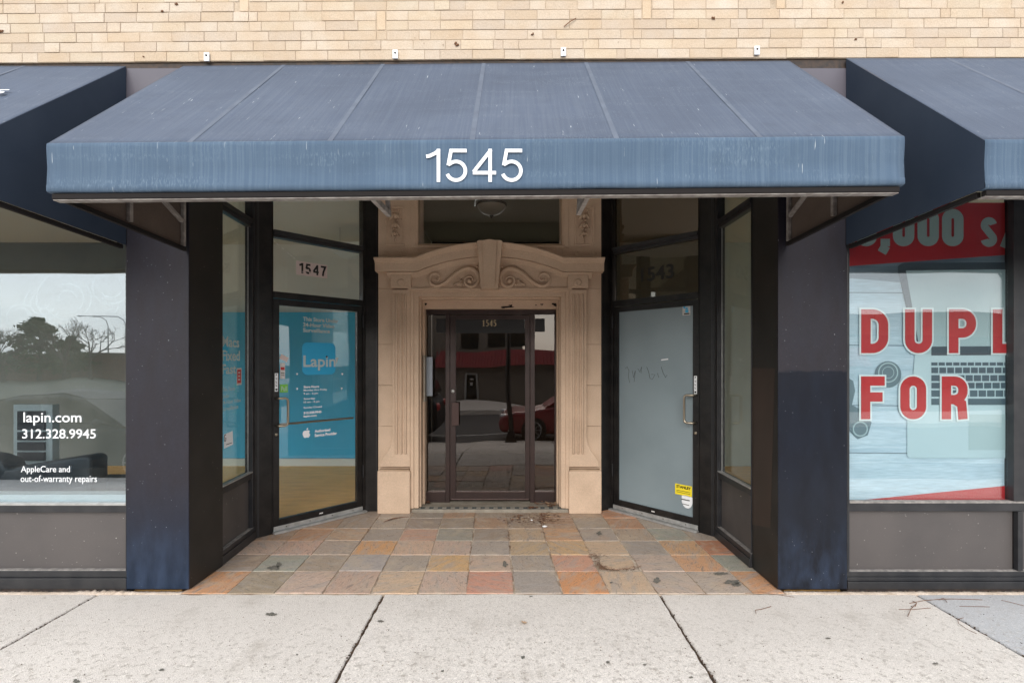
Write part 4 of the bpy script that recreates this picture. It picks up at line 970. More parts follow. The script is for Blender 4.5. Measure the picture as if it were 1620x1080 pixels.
# 1547 sign
u0, u1 = LD.u(471), LD.u(520); z1, z0 = LD.z(471, 411.5), LD.z(471, 433.5); zr1 = LD.z(520, 421)
bx('number_sign', 'sticker_pink', ldoor, u0, u1, .028, .031, z0, z1)
signtext('sign_print', '1547', 'black_ink', ldoor, u0 + .025, u1 - .014, z0 + .017, z1 - .014, .026, h=.095, gap=.22)
MB().box(u0 + .06, u0 + .075, .0225, .0235, z0 + .04, z0 + .046).box(u0 + .052, u0 + .075, .0225, .0235, z0 + .026, z0 + .031).box(u0 + .085, u0 + .15, .0225, .0235, z0 + .037, z0 + .041).box(u0 + .12, u0 + .128, .0225, .0235, z0 + .016, z0 + .035).build('sign_wear', 'sticker_pink', ldoor)
mb = MB()
for i in range(9):
    t0 = i / 9; L0 = .5 / 9
    if i in (3, 5): continue
    ua, ub = LD.u(431 + 40 * t0), LD.u(431 + 40 * (t0 + .07)); za, zb3 = LD.z(431 + 40 * t0, 376 + 34 * t0), LD.z(431 + 40 * (t0 + .07), 376 + 34 * (t0 + .07))
    mb.tube([(ua, .032, za), (ub, .032, zb3)], .0025, 4)
mb.build('glass_scratch', 'white_vinyl', ldoor)
W = LD; V = 'faded_vinyl'
for s, a, b, yt, yb in (('This Store Under', 479.5, 535.5, 500.8, 507.5), ('24-Hour Video', 479.5, 529, 509.8, 516.5), ('Surveillance', 479.5, 522, 518.6, 525.2)):
    wtext(W, lleaf, 'lettering', s, a, b, yt, yb, V, .03, .022)
pts = rr_poly(0, 0, 1, 1, .16); ua, ub, za, zb3 = W.u(480), W.u(532.5), W.z(480, 593), W.z(480, 541)
MB().prism([(ua + (ub - ua) * x, za + (zb3 - za) * y) for x, y in pts], .022, .023).build('logo', 'logo_blue', lleaf)
wtext(W, lleaf, 'logo_lettering', 'Lapin', 480, 531, 562, 586, 'faded_vinyl', .02, .0205)
MB().prism([(W.u(532), W.z(532, 566)), (W.u(537), W.z(532, 565)), (W.u(534.5), W.z(532, 576))], .0205, .0212).build('logo_lettering', 'faded_vinyl', lleaf)
MB().lathe([(0, .001), (.009, .001), (.009, 0)], (W.u(518.5), .020, W.z(518, 564)), 14, 'y').build('logo_dot', 'black_ink', lleaf)
for px_, py_ in ((470.5, 590), (542, 590), (470.5, 613.5), (541, 613)):
    MB().prism([(W.u(px_), W.z(px_, py_)), (W.u(px_ + 3), W.z(px_, py_ + .5)), (W.u(px_ + 1), W.z(px_, py_ + 3.5))], .0205, .0212).build('corner_mark', 'white_vinyl', lleaf)
for s, b, y_, bd in (('Store Hours:', 505, 611.8, .03), ('Monday thru Friday', 517.5, 617.5, .01), ('9 am - 6 pm', 503, 623, .01), ('Saturday', 498.5, 631, .01), ('10 am - 4 pm', 505.5, 636.4, .01), ('Sunday Closed', 509, 645, .01), ('312.328.9945', 508.5, 653, .04), ('lapin.com', 501, 658.6, .04)):
    wtext(W, lleaf, 'lettering', s, 480.5, b, y_ - 1.9, y_ + 1.9, 'white_vinyl', bd, .022)
wtext(W, lleaf, 'lettering', 'Authorized', 498, 522.5, 679.5, 684, 'white_vinyl', .03, .022); wtext(W, lleaf, 'lettering', 'Service Provider', 498, 533, 686, 691, 'white_vinyl', .03, .022)
ac, az, s_ = (W.u(480.5) + W.u(493)) / 2, W.z(487, 686), .042
ap = [(0, .62), (.18, .70), (.42, .72), (.66, .60), (.78, .48), (.60, .30), (.58, .08), (.70, -.12), (.84, -.22), (.74, -.50), (.55, -.78), (.38, -.9), (.18, -.84), (0, -.80), (-.18, -.84), (-.38, -.9), (-.58, -.74), (-.78, -.36), (-.86, .02), (-.80, .38), (-.62, .62), (-.40, .72), (-.18, .70)]
MB().prism([(ac + x * s_ * 1.0, az + z * s_) for x, z in ap], .022, .0226).prism([(ac + x * s_, az + z * s_) for x, z in ((.0, .78), (.02, 1.0), (.18, 1.2), (.36, 1.28), (.35, 1.06), (.2, .86))], .022, .0226).build('emblem', 'white_vinyl', lleaf)
wrect(W, lleaf, 'sticker', 'sticker_pink', 443, 456, 562.5, 570, .021, tilt=-.45); wrect(W, lleaf, 'sticker', 'sticker_white', 443.3, 451, 574, 599, .0215)
wrect(W, lleaf, 'sticker_print', 'sticker_red', 444.2, 450.2, 580.5, 585, .0205); wrect(W, lleaf, 'sticker_print', 'ghost_ink', 444.5, 450, 589.5, 590.5, .0205); wrect(W, lleaf, 'sticker_print', 'ghost_ink', 444.5, 450, 593, 593.8, .0205)
wrect(W, lleaf, 'sticker', 'sticker_green', 442.8, 455.5, 608, 620.8, .0215); wtext(W, lleaf, 'sticker_print', 'Pull', 445, 454, 611, 618.5, 'faded_vinyl', .01, .0205)
MB().tube([(W.u(443.5), .075, .945), (W.u(565), .075, .945)], .010, 10).build('push_bar', 'steel', lleaf)
# right door decals
W = RD_
wrect(W, rleaf, 'sticker', 'sticker_white', 1079.5, 1092, 482.5, 499, .021)
for a, b, c, d, m in ((1081, 1084, 484.5, 488, 'wall_blue'), (1084.5, 1088, 486.5, 489.5, 'wall_blue'), (1084, 1089, 490, 494.5, 'wall_blue'), (1082, 1090.5, 495.5, 497.5, 'ghost_ink')): wrect(W, rleaf, 'sticker_print', m, a, b, c, d, .0195)
wrect(W, rleaf, 'sticker', 'sticker_yellow', 1068, 1094.6, 764, 780.5, .021); wtext(W, rleaf, 'sticker_print', 'STANLEY', 1070, 1093, 766, 770.5, 'black_ink', .04, .0195)
for k in range(2): wrect(W, rleaf, 'sticker_print', 'ghost_ink', 1070, 1092, 774 + k * 2.6, 774.7 + k * 2.6, .0195)
cu, cz = W.u(1085), W.z(1085, 794); MB().prism([(cu + .052 * x, cz + .058 * y) for x, y in ((-1, .8), (-.6, .95), (0, 1), (.6, .95), (1, .8), (1, -.1), (.75, -.65), (.35, -.95), (0, -1), (-.35, -.95), (-.75, -.65), (-1, -.1))], .021, .022).build('sticker', 'white_vinyl', rleaf)
wrect(W, rleaf, 'sticker_print', 'ghost_ink', 1078, 1091, 788, 789.5, .0195); wrect(W, rleaf, 'sticker_print', 'ghost_ink', 1080, 1090, 796, 797, .0195)
wrect(W, rleaf, 'tape_mark', 'white_vinyl', 1046, 1057, 567.5, 569.5, .021, tilt=.12)
gr = MB()
for st in ([(987, 583), (990, 580), (993, 586), (992, 596), (994, 605)], [(998, 586), (1000, 597), (1003, 586), (1001, 604)], [(1007, 583), (1010, 588), (1013, 580), (1012, 590)], [(1021, 580), (1024, 588), (1026, 598), (1030, 600), (1034, 592), (1028, 592)], [(1038, 590), (1040, 597)], [(1044, 580), (1047, 590), (1051, 597), (1053, 593)]):
    gr.tube([(W.u(a), .0225, W.z(a, b)) for a, b in st], .0016, 4)
gr.build('graffiti', 'ghost_ink', rleaf)
mat('ghost_gold', (.085, .08, .065), .6)
text('lettering', '1543', 'black_ink', rdoor, W.u(1011), W.u(1063), W.z(1011, 446), W.z(1011, 424), .032, bold=.02)
# corner posts between side windows and doors; posts next to the stone doorway
for lab, plan, nm in (('black corner post between the Macs lettering window and the 1547 door', [(-2.184, 4.3155), (-2.0905, 4.4295), (-2.16, 4.50), (-2.26, 4.42), (-2.25, 4.317)], 0),
                      ('black corner post between the frosted door and its plain side window', [(1.744, 4.3545), (1.6475, 4.4725), (1.72, 4.54), (1.82, 4.46), (1.81, 4.356)], 0),
                      ('black post between the 1547 door and the tan stone doorway', [(-1.4745, 5.1105), (-1.349, 5.115), (-1.349, 5.3), (-1.55, 5.3), (-1.53, 5.17)], 1),
                      ('black post between the tan stone doorway and the frosted door', [(1.0055, 5.1805), (.898, 5.118), (.898, 5.3), (1.08, 5.3), (1.07, 5.24)], 1)):
    t = thing('corner_post', lab, 'post', (plan[0][0], plan[0][1], 0), group='black posts in the entry')
    vprism(plan, .004, 3.395, 'post_body', 'black_metal', t, bevel=.003)
    a, b = Vector(plan[0]), Vector(plan[1]); d = (b - a).normalized(); n_ = Vector((d.y, -d.x)) if (Vector((d.y, -d.x)).y < 0) else Vector((-d.y, d.x))
    for f in ((.12, .2) if nm == 0 else (.85,)):
        p = a.lerp(b, f); q = p + d * .006
        vprism([(p.x + n_.x * .002, p.y + n_.y * .002), (q.x + n_.x * .002, q.y + n_.y * .002), (q.x, q.y), (p.x, p.y)], .01, 3.39, 'edge_trim', 'frame_metal', t)

# ============================================================ STONE DOORWAY
ss = thing('stone_doorway', 'tan painted stone door surround with arched pediment, keystone and scrolls', 'doorway', (-.22, YF, 0))
def pp(nm, m, pts, y0, y1, bevel=.004, **k):
    return MB().prism([(PX(a, y0), PZ(b, y0)) for a, b in pts], y0, y1).build(nm, m, ss, bevel=bevel, **k)
XL, XR = -1.342, .896; OL, OR_ = -.945, .506; ZT = 2.165
cx0 = (XL + XR) / 2
# wall blocks in courses left and right of the opening
for k, (a, b) in enumerate(((.0, .445), (.445, .86), (.86, 1.27), (1.27, 1.68), (1.68, 2.24), (2.24, 2.56), (2.56, 3.4))):
    for x0, x1 in ((XL, OL), (OR_, XR)):
        bx('stone_block', 'stone', ss, x0, x1, YF, YF + .35, a + .0012, b - .0012, bevel=.0025)
WZ0, WZ1, WX0, WX1 = PZ(392.5, YF), 3.4, PX(650, YF), PX(899.5, YF)
bx('lintel_stone', 'stone', ss, OL + .001, OR_ - .001, YF + .0005, YF + .3, ZT, WZ0 - .001, bevel=.002)
# moulded frame around the opening: three steps inward
def frame(nm, x0, x1, zt, wv, y0, y1, m='stone', z0=.0, bevel=.003):
    MB().prism([(x0, z0), (x0 + wv, z0), (x0 + wv, zt - wv), (x1 - wv, zt - wv), (x1 - wv, z0), (x1, z0), (x1, zt), (x0, zt)], y0, y1).build(nm, m, ss, bevel=bevel)
frame('architrave', PX(650, YF), PX(900, YF), PZ(456.5, YF) , .035, YF - .035, YF + .002, z0=.045)
frame('architrave', PX(655, YF), PX(895, YF), PZ(461.5, YF) , .05, YF - .02, YF + .06, z0=.045)
frame('jamb_moulding', OL - .0, OR_, ZT, .028, YF + .03, YF + .13, z0=.042); frame('jamb_moulding', OL + .001, OR_ - .001, ZT - .001, .045, YF + .131, YF + .26, z0=.042)
bx('head_board', 'stone', ss, OL + .046, OR_ - .046, YF + .14, YF + .26, 2.052, ZT - .046, bevel=.002)
# peeled paint on the head board
mb = MB(); rc = random.Random(4)
for px_, py_, rx_, rz_ in ((673.5, 481, 2.5, 2.2), (803, 485.5, 10, 1.9), (796, 487, 4, 1.2), (808, 483, 4, 1.5), (811, 478, .8, .6), (857, 481.5, 3.4, 1.3), (848, 482.5, 1.8, .8), (876.5, 481, 3.5, 2.4), (879, 483, 2.6, 2)):
    Yc = YF + .139; n = 12
    mb.prism([(PX(px_ + rx_ * math.cos(a) * rc.uniform(.6, 1.15), Yc), PZ(py_ + rz_ * math.sin(a) * rc.uniform(.5, 1.2), Yc)) for a in [2 * math.pi * k / n for k in range(n)]], Yc - .0012, Yc + .0005)
mb.build('peeled_paint', 'chip', ss)
# pedestals, pilasters, ribs, frieze blocks
MX = 2 * cx0
def both(fn):
    fn(lambda x: x); fn(lambda x: MX - x)
def ped(f):
    a, b = sorted((f(PX(597, 5.03)), f(PX(648.5, 5.03))))
    bx('pedestal', 'stone', ss, a, b, 5.03, YF + .01, .003, .425, bevel=.006)
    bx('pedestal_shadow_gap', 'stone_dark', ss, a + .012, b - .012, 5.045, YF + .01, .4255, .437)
both(ped)
def pil(f):
    Y = 5.055; base = [(621, 458), (649, 458), (649, 738), (601, 738), (602.5, 729), (607, 722), (614, 713), (619, 703), (621, 690)]
    P = [(f(PX(a, Y)), PZ(b, Y)) for a, b in base]
    MB().prism(P, Y, YF + .01).build('pilaster', 'stone', ss, bevel=.004)
    for a in (627.5, 634.5, 641.5):
        x = f(PX(a, Y - .004)); z0, z1 = PZ(718, Y), PZ(465, Y)
        MB().tube([(x, Y - .004, z0), (x, Y - .004, z0 + .01), (x, Y - .004, z1 - .01), (x, Y - .004, z1)], [.006, .0135, .0135, .006], 10).build('rib', 'stone', ss, smooth=True)
    for a, b in ((623.3, 624.3), (647, 648)):
        x0, x1 = sorted((f(PX(a, Y - .003)), f(PX(b, Y - .003)))); bx('fillet', 'stone', ss, x0, x1, Y - .003, Y, PZ(722, Y), PZ(462, Y))
both(pil)
def cap(f):
    x0, x1 = sorted((f(PX(617.5, 5.02)), f(PX(650, 5.02)))); bx('frieze_block', 'stone', ss, x0, x1, 5.03, YF + .01, PZ(455, 5.02), PZ(434, 5.02), bevel=.004)
    x = f(PX(634, 5.02)); zc = PZ(446.5, 5.02)
    MB().lathe([(0, .004), (.020, .006), (.030, .010), (.034, .004), (.038, 0)], (x, 5.03, zc), 24, 'y').build('rosette', 'stone', ss, smooth=True)
    for a in (611.8, 635.8):
        MB().lathe([(0, .003), (.022, .004), (.030, .008), (.035, .003), (.037, 0)], (f(PX(a, YF)), YF, PZ(401.5, YF)), 24, 'y').build('rosette', 'stone', ss, smooth=True)
both(cap)
pp('frieze', 'stone', [(650.5, 456), (899.5, 456), (899.5, 405), (840, 398), (774, 396), (710, 398), (650.5, 405)], 5.06, YF + .01)
pp('frieze_fillet', 'stone', [(645, 458.5), (905, 458.5), (905, 455), (645, 455)], 5.042, YF + .01, bevel=.003)
# cornice: swept mouldings over an arched line
def arch_path(x0, x1, z_drop=0):
    Rr = 292.0; pts = [(x0, 408.5)]
    for k in range(25):
        a = 658.5 + (890.5 - 658.5) * k / 24; pts.append((a, 384.5 + Rr - math.sqrt(Rr * Rr - (a - 774.5) ** 2)))
    pts.append((x1, 408.5)); return pts
def sweep(nm, x0, x1, prof, m='stone'):
    P = [(PX(a, 5.0), PZ(b, 5.0)) for a, b in arch_path(x0, x1)]
    n = len(prof); vs = [(x, YF + .005 - p, z - d) for x, z in P for d, p in prof]
    fs = [(i * n + k, i * n + k + 1, (i + 1) * n + k + 1, (i + 1) * n + k) for i in range(len(P) - 1) for k in range(n - 1)]
    fs += [tuple(range(n)), tuple(range((len(P) - 1) * n, len(P) * n))[::-1]]
    fs += [(i * n, (i + 1) * n, (i + 1) * n + n - 1, i * n + n - 1) for i in range(len(P) - 1)]
    o = MB().add(vs, fs).build(nm, m, ss, bevel=.0025)
sweep('cornice', 593.5, 955.5, [(-.001, 0), (0, .165), (.012, .168), (.020, .160), (.030, .142), (.040, .132), (.046, .130), (.050, .118), (.128, .112), (.132, .02), (.132, 0)])
sweep('cornice_bed_moulding', 611, 938, [(.1325, 0), (.1325, .092), (.140, .092), (.158, .07), (.172, .050), (.182, .046), (.188, .03), (.188, 0)])
# keystone
pp('keystone', 'stone', [(754.6, 381), (758, 379.6), (791, 379.6), (794.8, 381), (788, 455), (760.5, 455)], 4.90, YF + .01, bevel=.004)
pp('keystone_face', 'stone', [(762.3, 380), (774.5, 378), (786.3, 380), (783, 454.5), (766, 454.5)], 4.885, 4.905, bevel=.003)
# scrolls
def spl(pts, n=6):
    P = [Vector(p) for p in pts]; out = []
    for i in range(len(P) - 1):
        p0, p1, p2, p3 = P[max(i - 1, 0)], P[i], P[i + 1], P[min(i + 2, len(P) - 1)]
        for k in range(n):
            t = k / n; out.append(.5 * ((2 * p1) + (-p0 + p2) * t + (2 * p0 - 5 * p1 + 4 * p2 - p3) * t * t + (-p0 + 3 * p1 - 3 * p2 + p3) * t ** 3))
    out.append(P[-1]); return out
def scroll(f):
    Y = 5.035
    c = [(688.8, 441.5), (692.5, 443.5), (695.5, 439), (694, 434.5), (689, 432), (682.5, 434), (679.3, 441), (681.5, 448), (688, 451.8), (696, 451), (704, 447), (713, 440), (722, 432), (731, 426.5), (741, 424), (749.5, 426.5), (755.5, 432.5), (756.8, 440.5), (754, 448), (747.5, 452.5), (740, 451.5), (735.5, 446.5), (736, 440), (741, 437), (746.5, 438.5), (748, 443)]
    rw_ = [1.2, 1.4, 1.5, 1.7, 1.9, 2.1, 2.3, 2.4, 2.5, 2.6, 2.8, 3, 3.2, 3.3, 3.2, 3.1, 3, 2.8, 2.6, 2.4, 2.2, 2, 1.8, 1.6, 1.5, 1.4]
    pts = spl([(a, b, r) for (a, b), r in zip(c, rw_)], 5)
    P = [(f(PX(a, Y)), Y + .012, PZ(b, Y)) for a, b, r in pts]
    MB().tube(P, [r * Y / F * 1.12 for a, b, r in pts], 12).build('scroll', 'stone', ss, smooth=True)
    pts2 = pts[30:80]; MB().tube([(f(PX(a + .2, Y)), Y - .006, PZ(b - .6, Y)) for a, b, r in pts2], .006, 8).build('scroll_bead', 'stone', ss, smooth=True)
    MB().ell((f(PX(742.8, Y)), Y + .008, PZ(444.2, Y)), (.024, .024, .024), 16, 10).build('scroll_eye', 'stone', ss, smooth=True)
    MB().ell((f(PX(688.6, Y)), Y + .012, PZ(441.3, Y)), (.012, .014, .012), 10, 6).ell((f(PX(754.5, Y)), Y + .01, PZ(421.8, Y)), (.014, .014, .011), 10, 6).build('scroll_eye', 'stone', ss, smooth=True)
    mb = MB()
    for a, b, c_, d in ((730, 445, 722, 452), (731, 446, 727, 453), (731.5, 444, 716, 451), (733, 447, 733, 453), (730, 441, 727, 446)):
        x0, z0, x1, z1 = f(PX(a, Y)), PZ(b, Y), f(PX(c_, Y)), PZ(d, Y)
        mb.tube([(x0, Y + .015, z0), ((x0 + x1) / 2, Y + .002, (z0 + z1) / 2 - .004), (x1, Y + .018, z1)], [.007, .014, .003], 8)
    mb.build('acanthus', 'stone', ss, smooth=True)
both(scroll)
# garland panels beside the upper window
def panel(f):
    Y = YF - .012
    x0, x1 = sorted((f(PX(608.5, Y)), f(PX(640.5, Y)))); z0, z1 = PZ(389, Y), PZ(326, Y)
    MB().box(x0, x1, Y, YF + .005, z0, z0 + .022).box(x0, x1, Y, YF + .005, z1 - .022, z1).box(x0, x0 + .022, Y, YF + .005, z0 + .0225, z1 - .0225).box(x1 - .022, x1, Y, YF + .005, z0 + .0225, z1 - .0225).build('panel_frame', 'stone', ss, bevel=.004)
    cx = f(PX(625.5, Y)); mb = MB()
    def leafs(zc, s):
        mb.ell((cx, YF - .014, zc), (.017 * s, .032, .022 * s), 12, 8)
        for sg in (-1, 1):
            mb.tube([(cx, YF - .004, zc + .01 * s), (cx + sg * .022 * s, YF - .034, zc + .004 * s), (cx + sg * .036 * s, YF - .03, zc - .02 * s), (cx + sg * .048 * s, YF - .008, zc - .024 * s)], [.006 * s, .012 * s, .009 * s, .003], 8)
            mb.tube([(cx + sg * .01 * s, YF - .004, zc - .018 * s), (cx + sg * .016 * s, YF - .02, zc - .034 * s), (cx + sg * .006 * s, YF - .008, zc - .046 * s)], [.005, .009 * s, .003], 8)
    leafs(PZ(342, Y), 1.25); leafs(PZ(356.5, Y), 1.1); leafs(PZ(369.5, Y), .85)
    mb.tube([(cx, YF - .006, PZ(374, Y)), (cx, YF - .012, PZ(380, Y)), (cx, YF - .004, PZ(385, Y))], [.007, .008, .002], 8)
    for k in range(7):
        a = rad(200 - k * 36.6); mb.ell((cx + .034 * math.cos(a), YF - .008, PZ(333, Y) + .026 * math.sin(a)), (.011, .014, .011), 8, 6)
    mb.build('garland', 'stone', ss, smooth=True)
both(panel)
# upper window in the surround
yw = YF
MB().box(WX0, WX0 + .045, yw - .008, yw + .07, WZ0, 3.39).box(WX1 - .045, WX1, yw - .008, yw + .07, WZ0, 3.39).box(WX0 + .0455, WX1 - .0455, yw - .008, yw + .07, WZ0, WZ0 + .028).build('window_frame', 'stone', ss, bevel=.004)
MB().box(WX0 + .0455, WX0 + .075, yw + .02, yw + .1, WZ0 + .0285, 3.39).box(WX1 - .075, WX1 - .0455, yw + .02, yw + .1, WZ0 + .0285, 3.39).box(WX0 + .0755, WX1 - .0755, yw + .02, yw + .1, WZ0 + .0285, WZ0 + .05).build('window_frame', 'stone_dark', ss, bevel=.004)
bx('upper_pane', 'pane_upper', ss, WX0 + .076, WX1 - .076, yw + .06, yw + .066, WZ0 + .0505, 3.39)
# sill with mosaic border
sl = thing('door_sill', 'worn pale threshold slab with a small mosaic border under the centre door', 'threshold', (-.22, 5.1, 0))
bx('sill_slab', 'sill_stone', sl, -1.0, .562, YF - .03, YF + .5, .001, .036, bevel=.004)
mb = MB(); md = MB(); x = -.96; k = 0
md.box(-.97, .53, YF - .022, YF - .006, .036, .0368).box(-.93, .50, YF + .048, YF + .056, .036, .0366)
while x < .52:
    q = mb if (k % 4) < 2 else md; n = 2
    for r_ in (0, 1): q.box(x, x + .019, YF + .0 + r_ * .021, YF + .019 + r_ * .021, .036, .0372)
    x += .0215; k += 1
for nm, q, m_ in (('mosaic_pale', mb, 'mosaic_pale'), ('mosaic_dark', md, 'mosaic_dark')):
    o = q.build('mosaic', m_, sl); o['kind'] = 'stuff'

# ============================================================ CENTRE DOOR
YD = 5.32
cd = thing('entrance_door', 'brown metal framed glass door and sidelights with gold 1545', 'door', (-.25, YD, .037))
def cx_(a): return PX(a, YD)
def cz_(b): return PZ(b, YD)
zb0 = .037
def cb(nm, a, b, z0, z1, y0=0, y1=.05, m='bronze', par=None, bevel=.002): return bx(nm, m, par or cd, cx_(a), cx_(b), YD + y0, YD + y1, z0, z1, bevel=bevel)
cb('frame', 666.5, 672.2, zb0, 2.052); cb('frame', 877.5, 884, zb0, 2.052); cb('frame', 672.4, 877.3, cz_(497), 2.0515, .0, .05)
cb('mullion', 704.8, 711.6, zb0, cz_(497.2), -.006, .05); cb('mullion', 838.5, 846, zb0, cz_(497.2), -.006, .05)
cb('bottom_rail', 672.4, 704.6, zb0, cz_(778)); cb('bottom_rail', 846.2, 877.3, zb0, cz_(778))
cb('glass_bead', 672.6, 704.6, cz_(777.8), cz_(776.8), -.004, .02, 'bronze_light'); cb('glass_bead', 846.3, 877.3, cz_(777.8), cz_(776.8), -.004, .02, 'bronze_light')
cb('sidelight_pane', 672.4, 704.6, cz_(776.6), cz_(497.2), .022, .028, 'pane_dark', bevel=0); cb('sidelight_pane', 846.2, 877.3, cz_(776.6), cz_(497.2), .022, .028, 'pane_dark', bevel=0)
zl0, zl1 = cz_(790.5), cz_(498)
lf = MB(); x0, x1, g0, g1 = cx_(711.9), cx_(838.2), cx_(721), cx_(830.7)
lf.box(x0, g0, YD + .004, YD + .048, zl0, zl1).box(g1, x1, YD + .004, YD + .048, zl0, zl1).box(g0 + .0005, g1 - .0005, YD + .0045, YD + .048, zl0, cz_(778)).box(g0 + .0005, g1 - .0005, YD + .0045, YD + .048, cz_(505), zl1)
cl = lf.build('door_leaf', 'bronze', cd, bevel=.002)
cb('glass', 721, 830.7, cz_(777.9), cz_(505.1), .022, .028, 'pane_dark', cl, 0); cb('glass_bead', 721.2, 830.5, cz_(778), cz_(777), -.001, .02, 'bronze_light', cl)
cb('kick_strip', 713, 837, zl0 - .0, zl0 + .012, -.002, .0035, 'bronze_light', cl)
bx('pull_handle', 'bronze_light', cl, cx_(715), cx_(726.5), YD - .04, YD - .028, cz_(672), cz_(636), bevel=.003)
bx('pull_base', 'bronze', cl, cx_(715.5), cx_(717.5), YD - .028, YD + .003, cz_(671), cz_(637))
MB().lathe([(0, .012), (.014, .012), (.018, .007), (.021, 0)], (cx_(716.3), YD + .004, cz_(618.5)), 20, 'y').build('lock', 'aluminium', cl, smooth=True)
mat('reflection_black', (.006, .006, .006), .5)
cb('awning_reflection', 721.3, 830.4, cz_(526.5), cz_(505.4), .0205, .0216, 'reflection_black', cl, 0); cb('awning_reflection', 690, 704.4, cz_(526.5), cz_(503.5), .0205, .0216, 'reflection_black', None, 0); cb('awning_reflection', 846.4, 862, cz_(524.5), cz_(503.5), .0205, .0216, 'reflection_black', None, 0)  # black strips on the glass stand in for the awning's dark reflection
# gold numerals with thick and thin strokes
def serif(s, a, b, c, d):
    mb = MB(); adv = (b - a) / len(s)
    H = d - c
    for i, ch in enumerate(s):
        x0 = a + i * adv; w = adv * .8; y = YD + .0185
        def bar(u0, v0, u1, v1, t): 
            p, q = Vector((x0 + u0 * w, d - v0 * H)), Vector((x0 + u1 * w, d - v1 * H)); dd = (q - p); nn = Vector((-dd.y, dd.x)).normalized() * t
            mb.prism([(cx_(k.x), cz_(k.y)) for k in (p - nn, q - nn, q + nn, p + nn)], y, y + .001)
        if ch == '1': bar(.5, 0, .5, 1, .9); bar(.2, .03, .8, .03, .35); bar(.22, .78, .5, .97, .4)
        if ch == '5':
            bar(.15, .93, .85, .93, .8); bar(.2, .95, .2, .55, .4)
            p = arc(.42, .32, .38, .30, 140, -150, 12)
            for k in range(12): bar(*p[k], *p[k + 1], .85 if 2 < k < 8 else .45)
        if ch == '4': bar(.68, 0, .68, 1, .9); bar(.66, .97, .05, .3, .4); bar(.02, .28, 1, .28, .4); bar(.45, .03, .92, .03, .35)
    return mb.build('gold_numerals', 'gold', cl)
serif('1545', 762.5, 786.5, 505.8, 515.8)
cb('hinge_rod', 838.9, 839.6, cz_(640), cz_(520), -.012, -.006, 'bronze_light')
ib = thing('intercom_box', 'flat grey box fixed on the left jamb beside the centre door', 'intercom box', (-.93, 5.2, 1.2))
MB().box(OL + .046, OL + .062, YF + .06, YD - .03, PZ(634, 5.25), PZ(562, 5.25)).build('back_plate', 'sill_stone', ib, bevel=.002)
MB().box(cx_(668), cx_(686) , YD - .075, YD - .045, cz_(625.5), cz_(564.5)).build('box_front', 'intercom', ib, bevel=.003)
MB().box(cx_(670), cx_(683) , YD - .0445, YD - .008, cz_(624.5), cz_(565.5)).build('box_body', 'dark_steel', ib)
# lobby lamp
la = thing('ceiling_lamp', 'unlit dark bowl ceiling lamp seen through the glass above the pediment', 'lamp', (-.245, 5.9, 3.45))
lc = (PX(777.5, 5.9), 5.9)
MB().lathe([(0, 3.205), (.05, 3.21), (.11, 3.235), (.15, 3.275), (.168, 3.31)], (lc[0], lc[1], 0), 32).build('glass_bowl', 'lamp_glass', la, smooth=True)
MB().lathe([(.168, 3.31), (.178, 3.318), (.178, 3.335), (.16, 3.345), (.06, 3.37), (.05, 3.449), (0, 3.449)], (lc[0], lc[1], 0), 32).build('metal_rim', 'dark_steel', la, smooth=True)
MB().lathe([(0, 3.165), (.008, 3.172), (.018, 3.19), (.024, 3.2), (.01, 3.212), (0, 3.213)], (lc[0], lc[1], 0), 16).build('finial', 'dark_steel', la, smooth=True)

# ============================================================ INTERIORS
def sbox(nm, m, *a): o = bx(nm, m, None, *a); o['kind'] = 'structure'; return o
vprism([(-9, 3.42), (-2.22, 3.42), (-2.25, 4.43), (-1.56, 5.25), (-1.36, 5.31), (-1.36, 7.3), (-9, 7.3)], -.1, .016, 'shop_floor', 'shop_floor', None)['kind'] = 'structure'
vprism([(1.83, 3.42), (6.5, 3.42), (6.5, 7.3), (.96, 7.3), (.96, 5.31), (1.10, 5.25), (1.81, 4.47)], -.1, .012, 'shop_floor', 'shop_floor', None)['kind'] = 'structure'
sbox('lobby_floor', 'sill_stone', -1.3, .9, 5.62, 8.2, -.1, .03)
sbox('shop_ceiling', 'ceiling', -9, -1.38, 3.46, 7.6, 3.22, 3.30); sbox('shop_ceiling', 'ceiling', .97, 6.5, 3.46, 7.6, 3.22, 3.30)
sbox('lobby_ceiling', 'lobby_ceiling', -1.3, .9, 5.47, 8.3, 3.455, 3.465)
sbox('shop_wall', 'wall_grey', -4.76, -1.36, 7.42, 7.5, 0, 3.22); sbox('shop_wall', 'wall_far', -9, -4.765, 7.3, 7.5, 0, 3.22)
sbox('low_wall', 'wall_blue', -4.75, -1.37, 7.30, 7.40, .125, 2.22); sbox('baseboard', 'baseboard', -4.75, -1.37, 7.285, 7.40, .0165, .12)
sbox('shop_wall', 'wall_grey', -1.375, -1.345, 5.31, 7.5, 0, 3.22)
sbox('shop_wall', 'wall_green', .96, 6.5, 7.3, 7.4, 0, 3.22); sbox('shop_wall', 'wall_green', .93, .955, 5.31, 7.3, 0, 3.22)
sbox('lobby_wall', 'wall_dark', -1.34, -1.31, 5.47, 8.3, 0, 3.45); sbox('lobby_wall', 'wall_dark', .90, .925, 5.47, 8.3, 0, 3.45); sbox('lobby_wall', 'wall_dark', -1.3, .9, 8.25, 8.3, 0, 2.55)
t = thing('added_rear_window', 'added high opening behind the centre door, lighting the lobby ceiling', 'window', (-.2, 8.25, 2.55))
MB().box(-1.3, .9, 8.25, 8.3, 2.5505, 2.6).box(-1.3, .9, 8.25, 8.3, 3.2, 3.45).box(-.22, -.18, 8.25, 8.3, 2.6, 3.2).build('window_frame', 'frame_metal', t)  # unseen opening added to let sky light onto the lobby ceiling
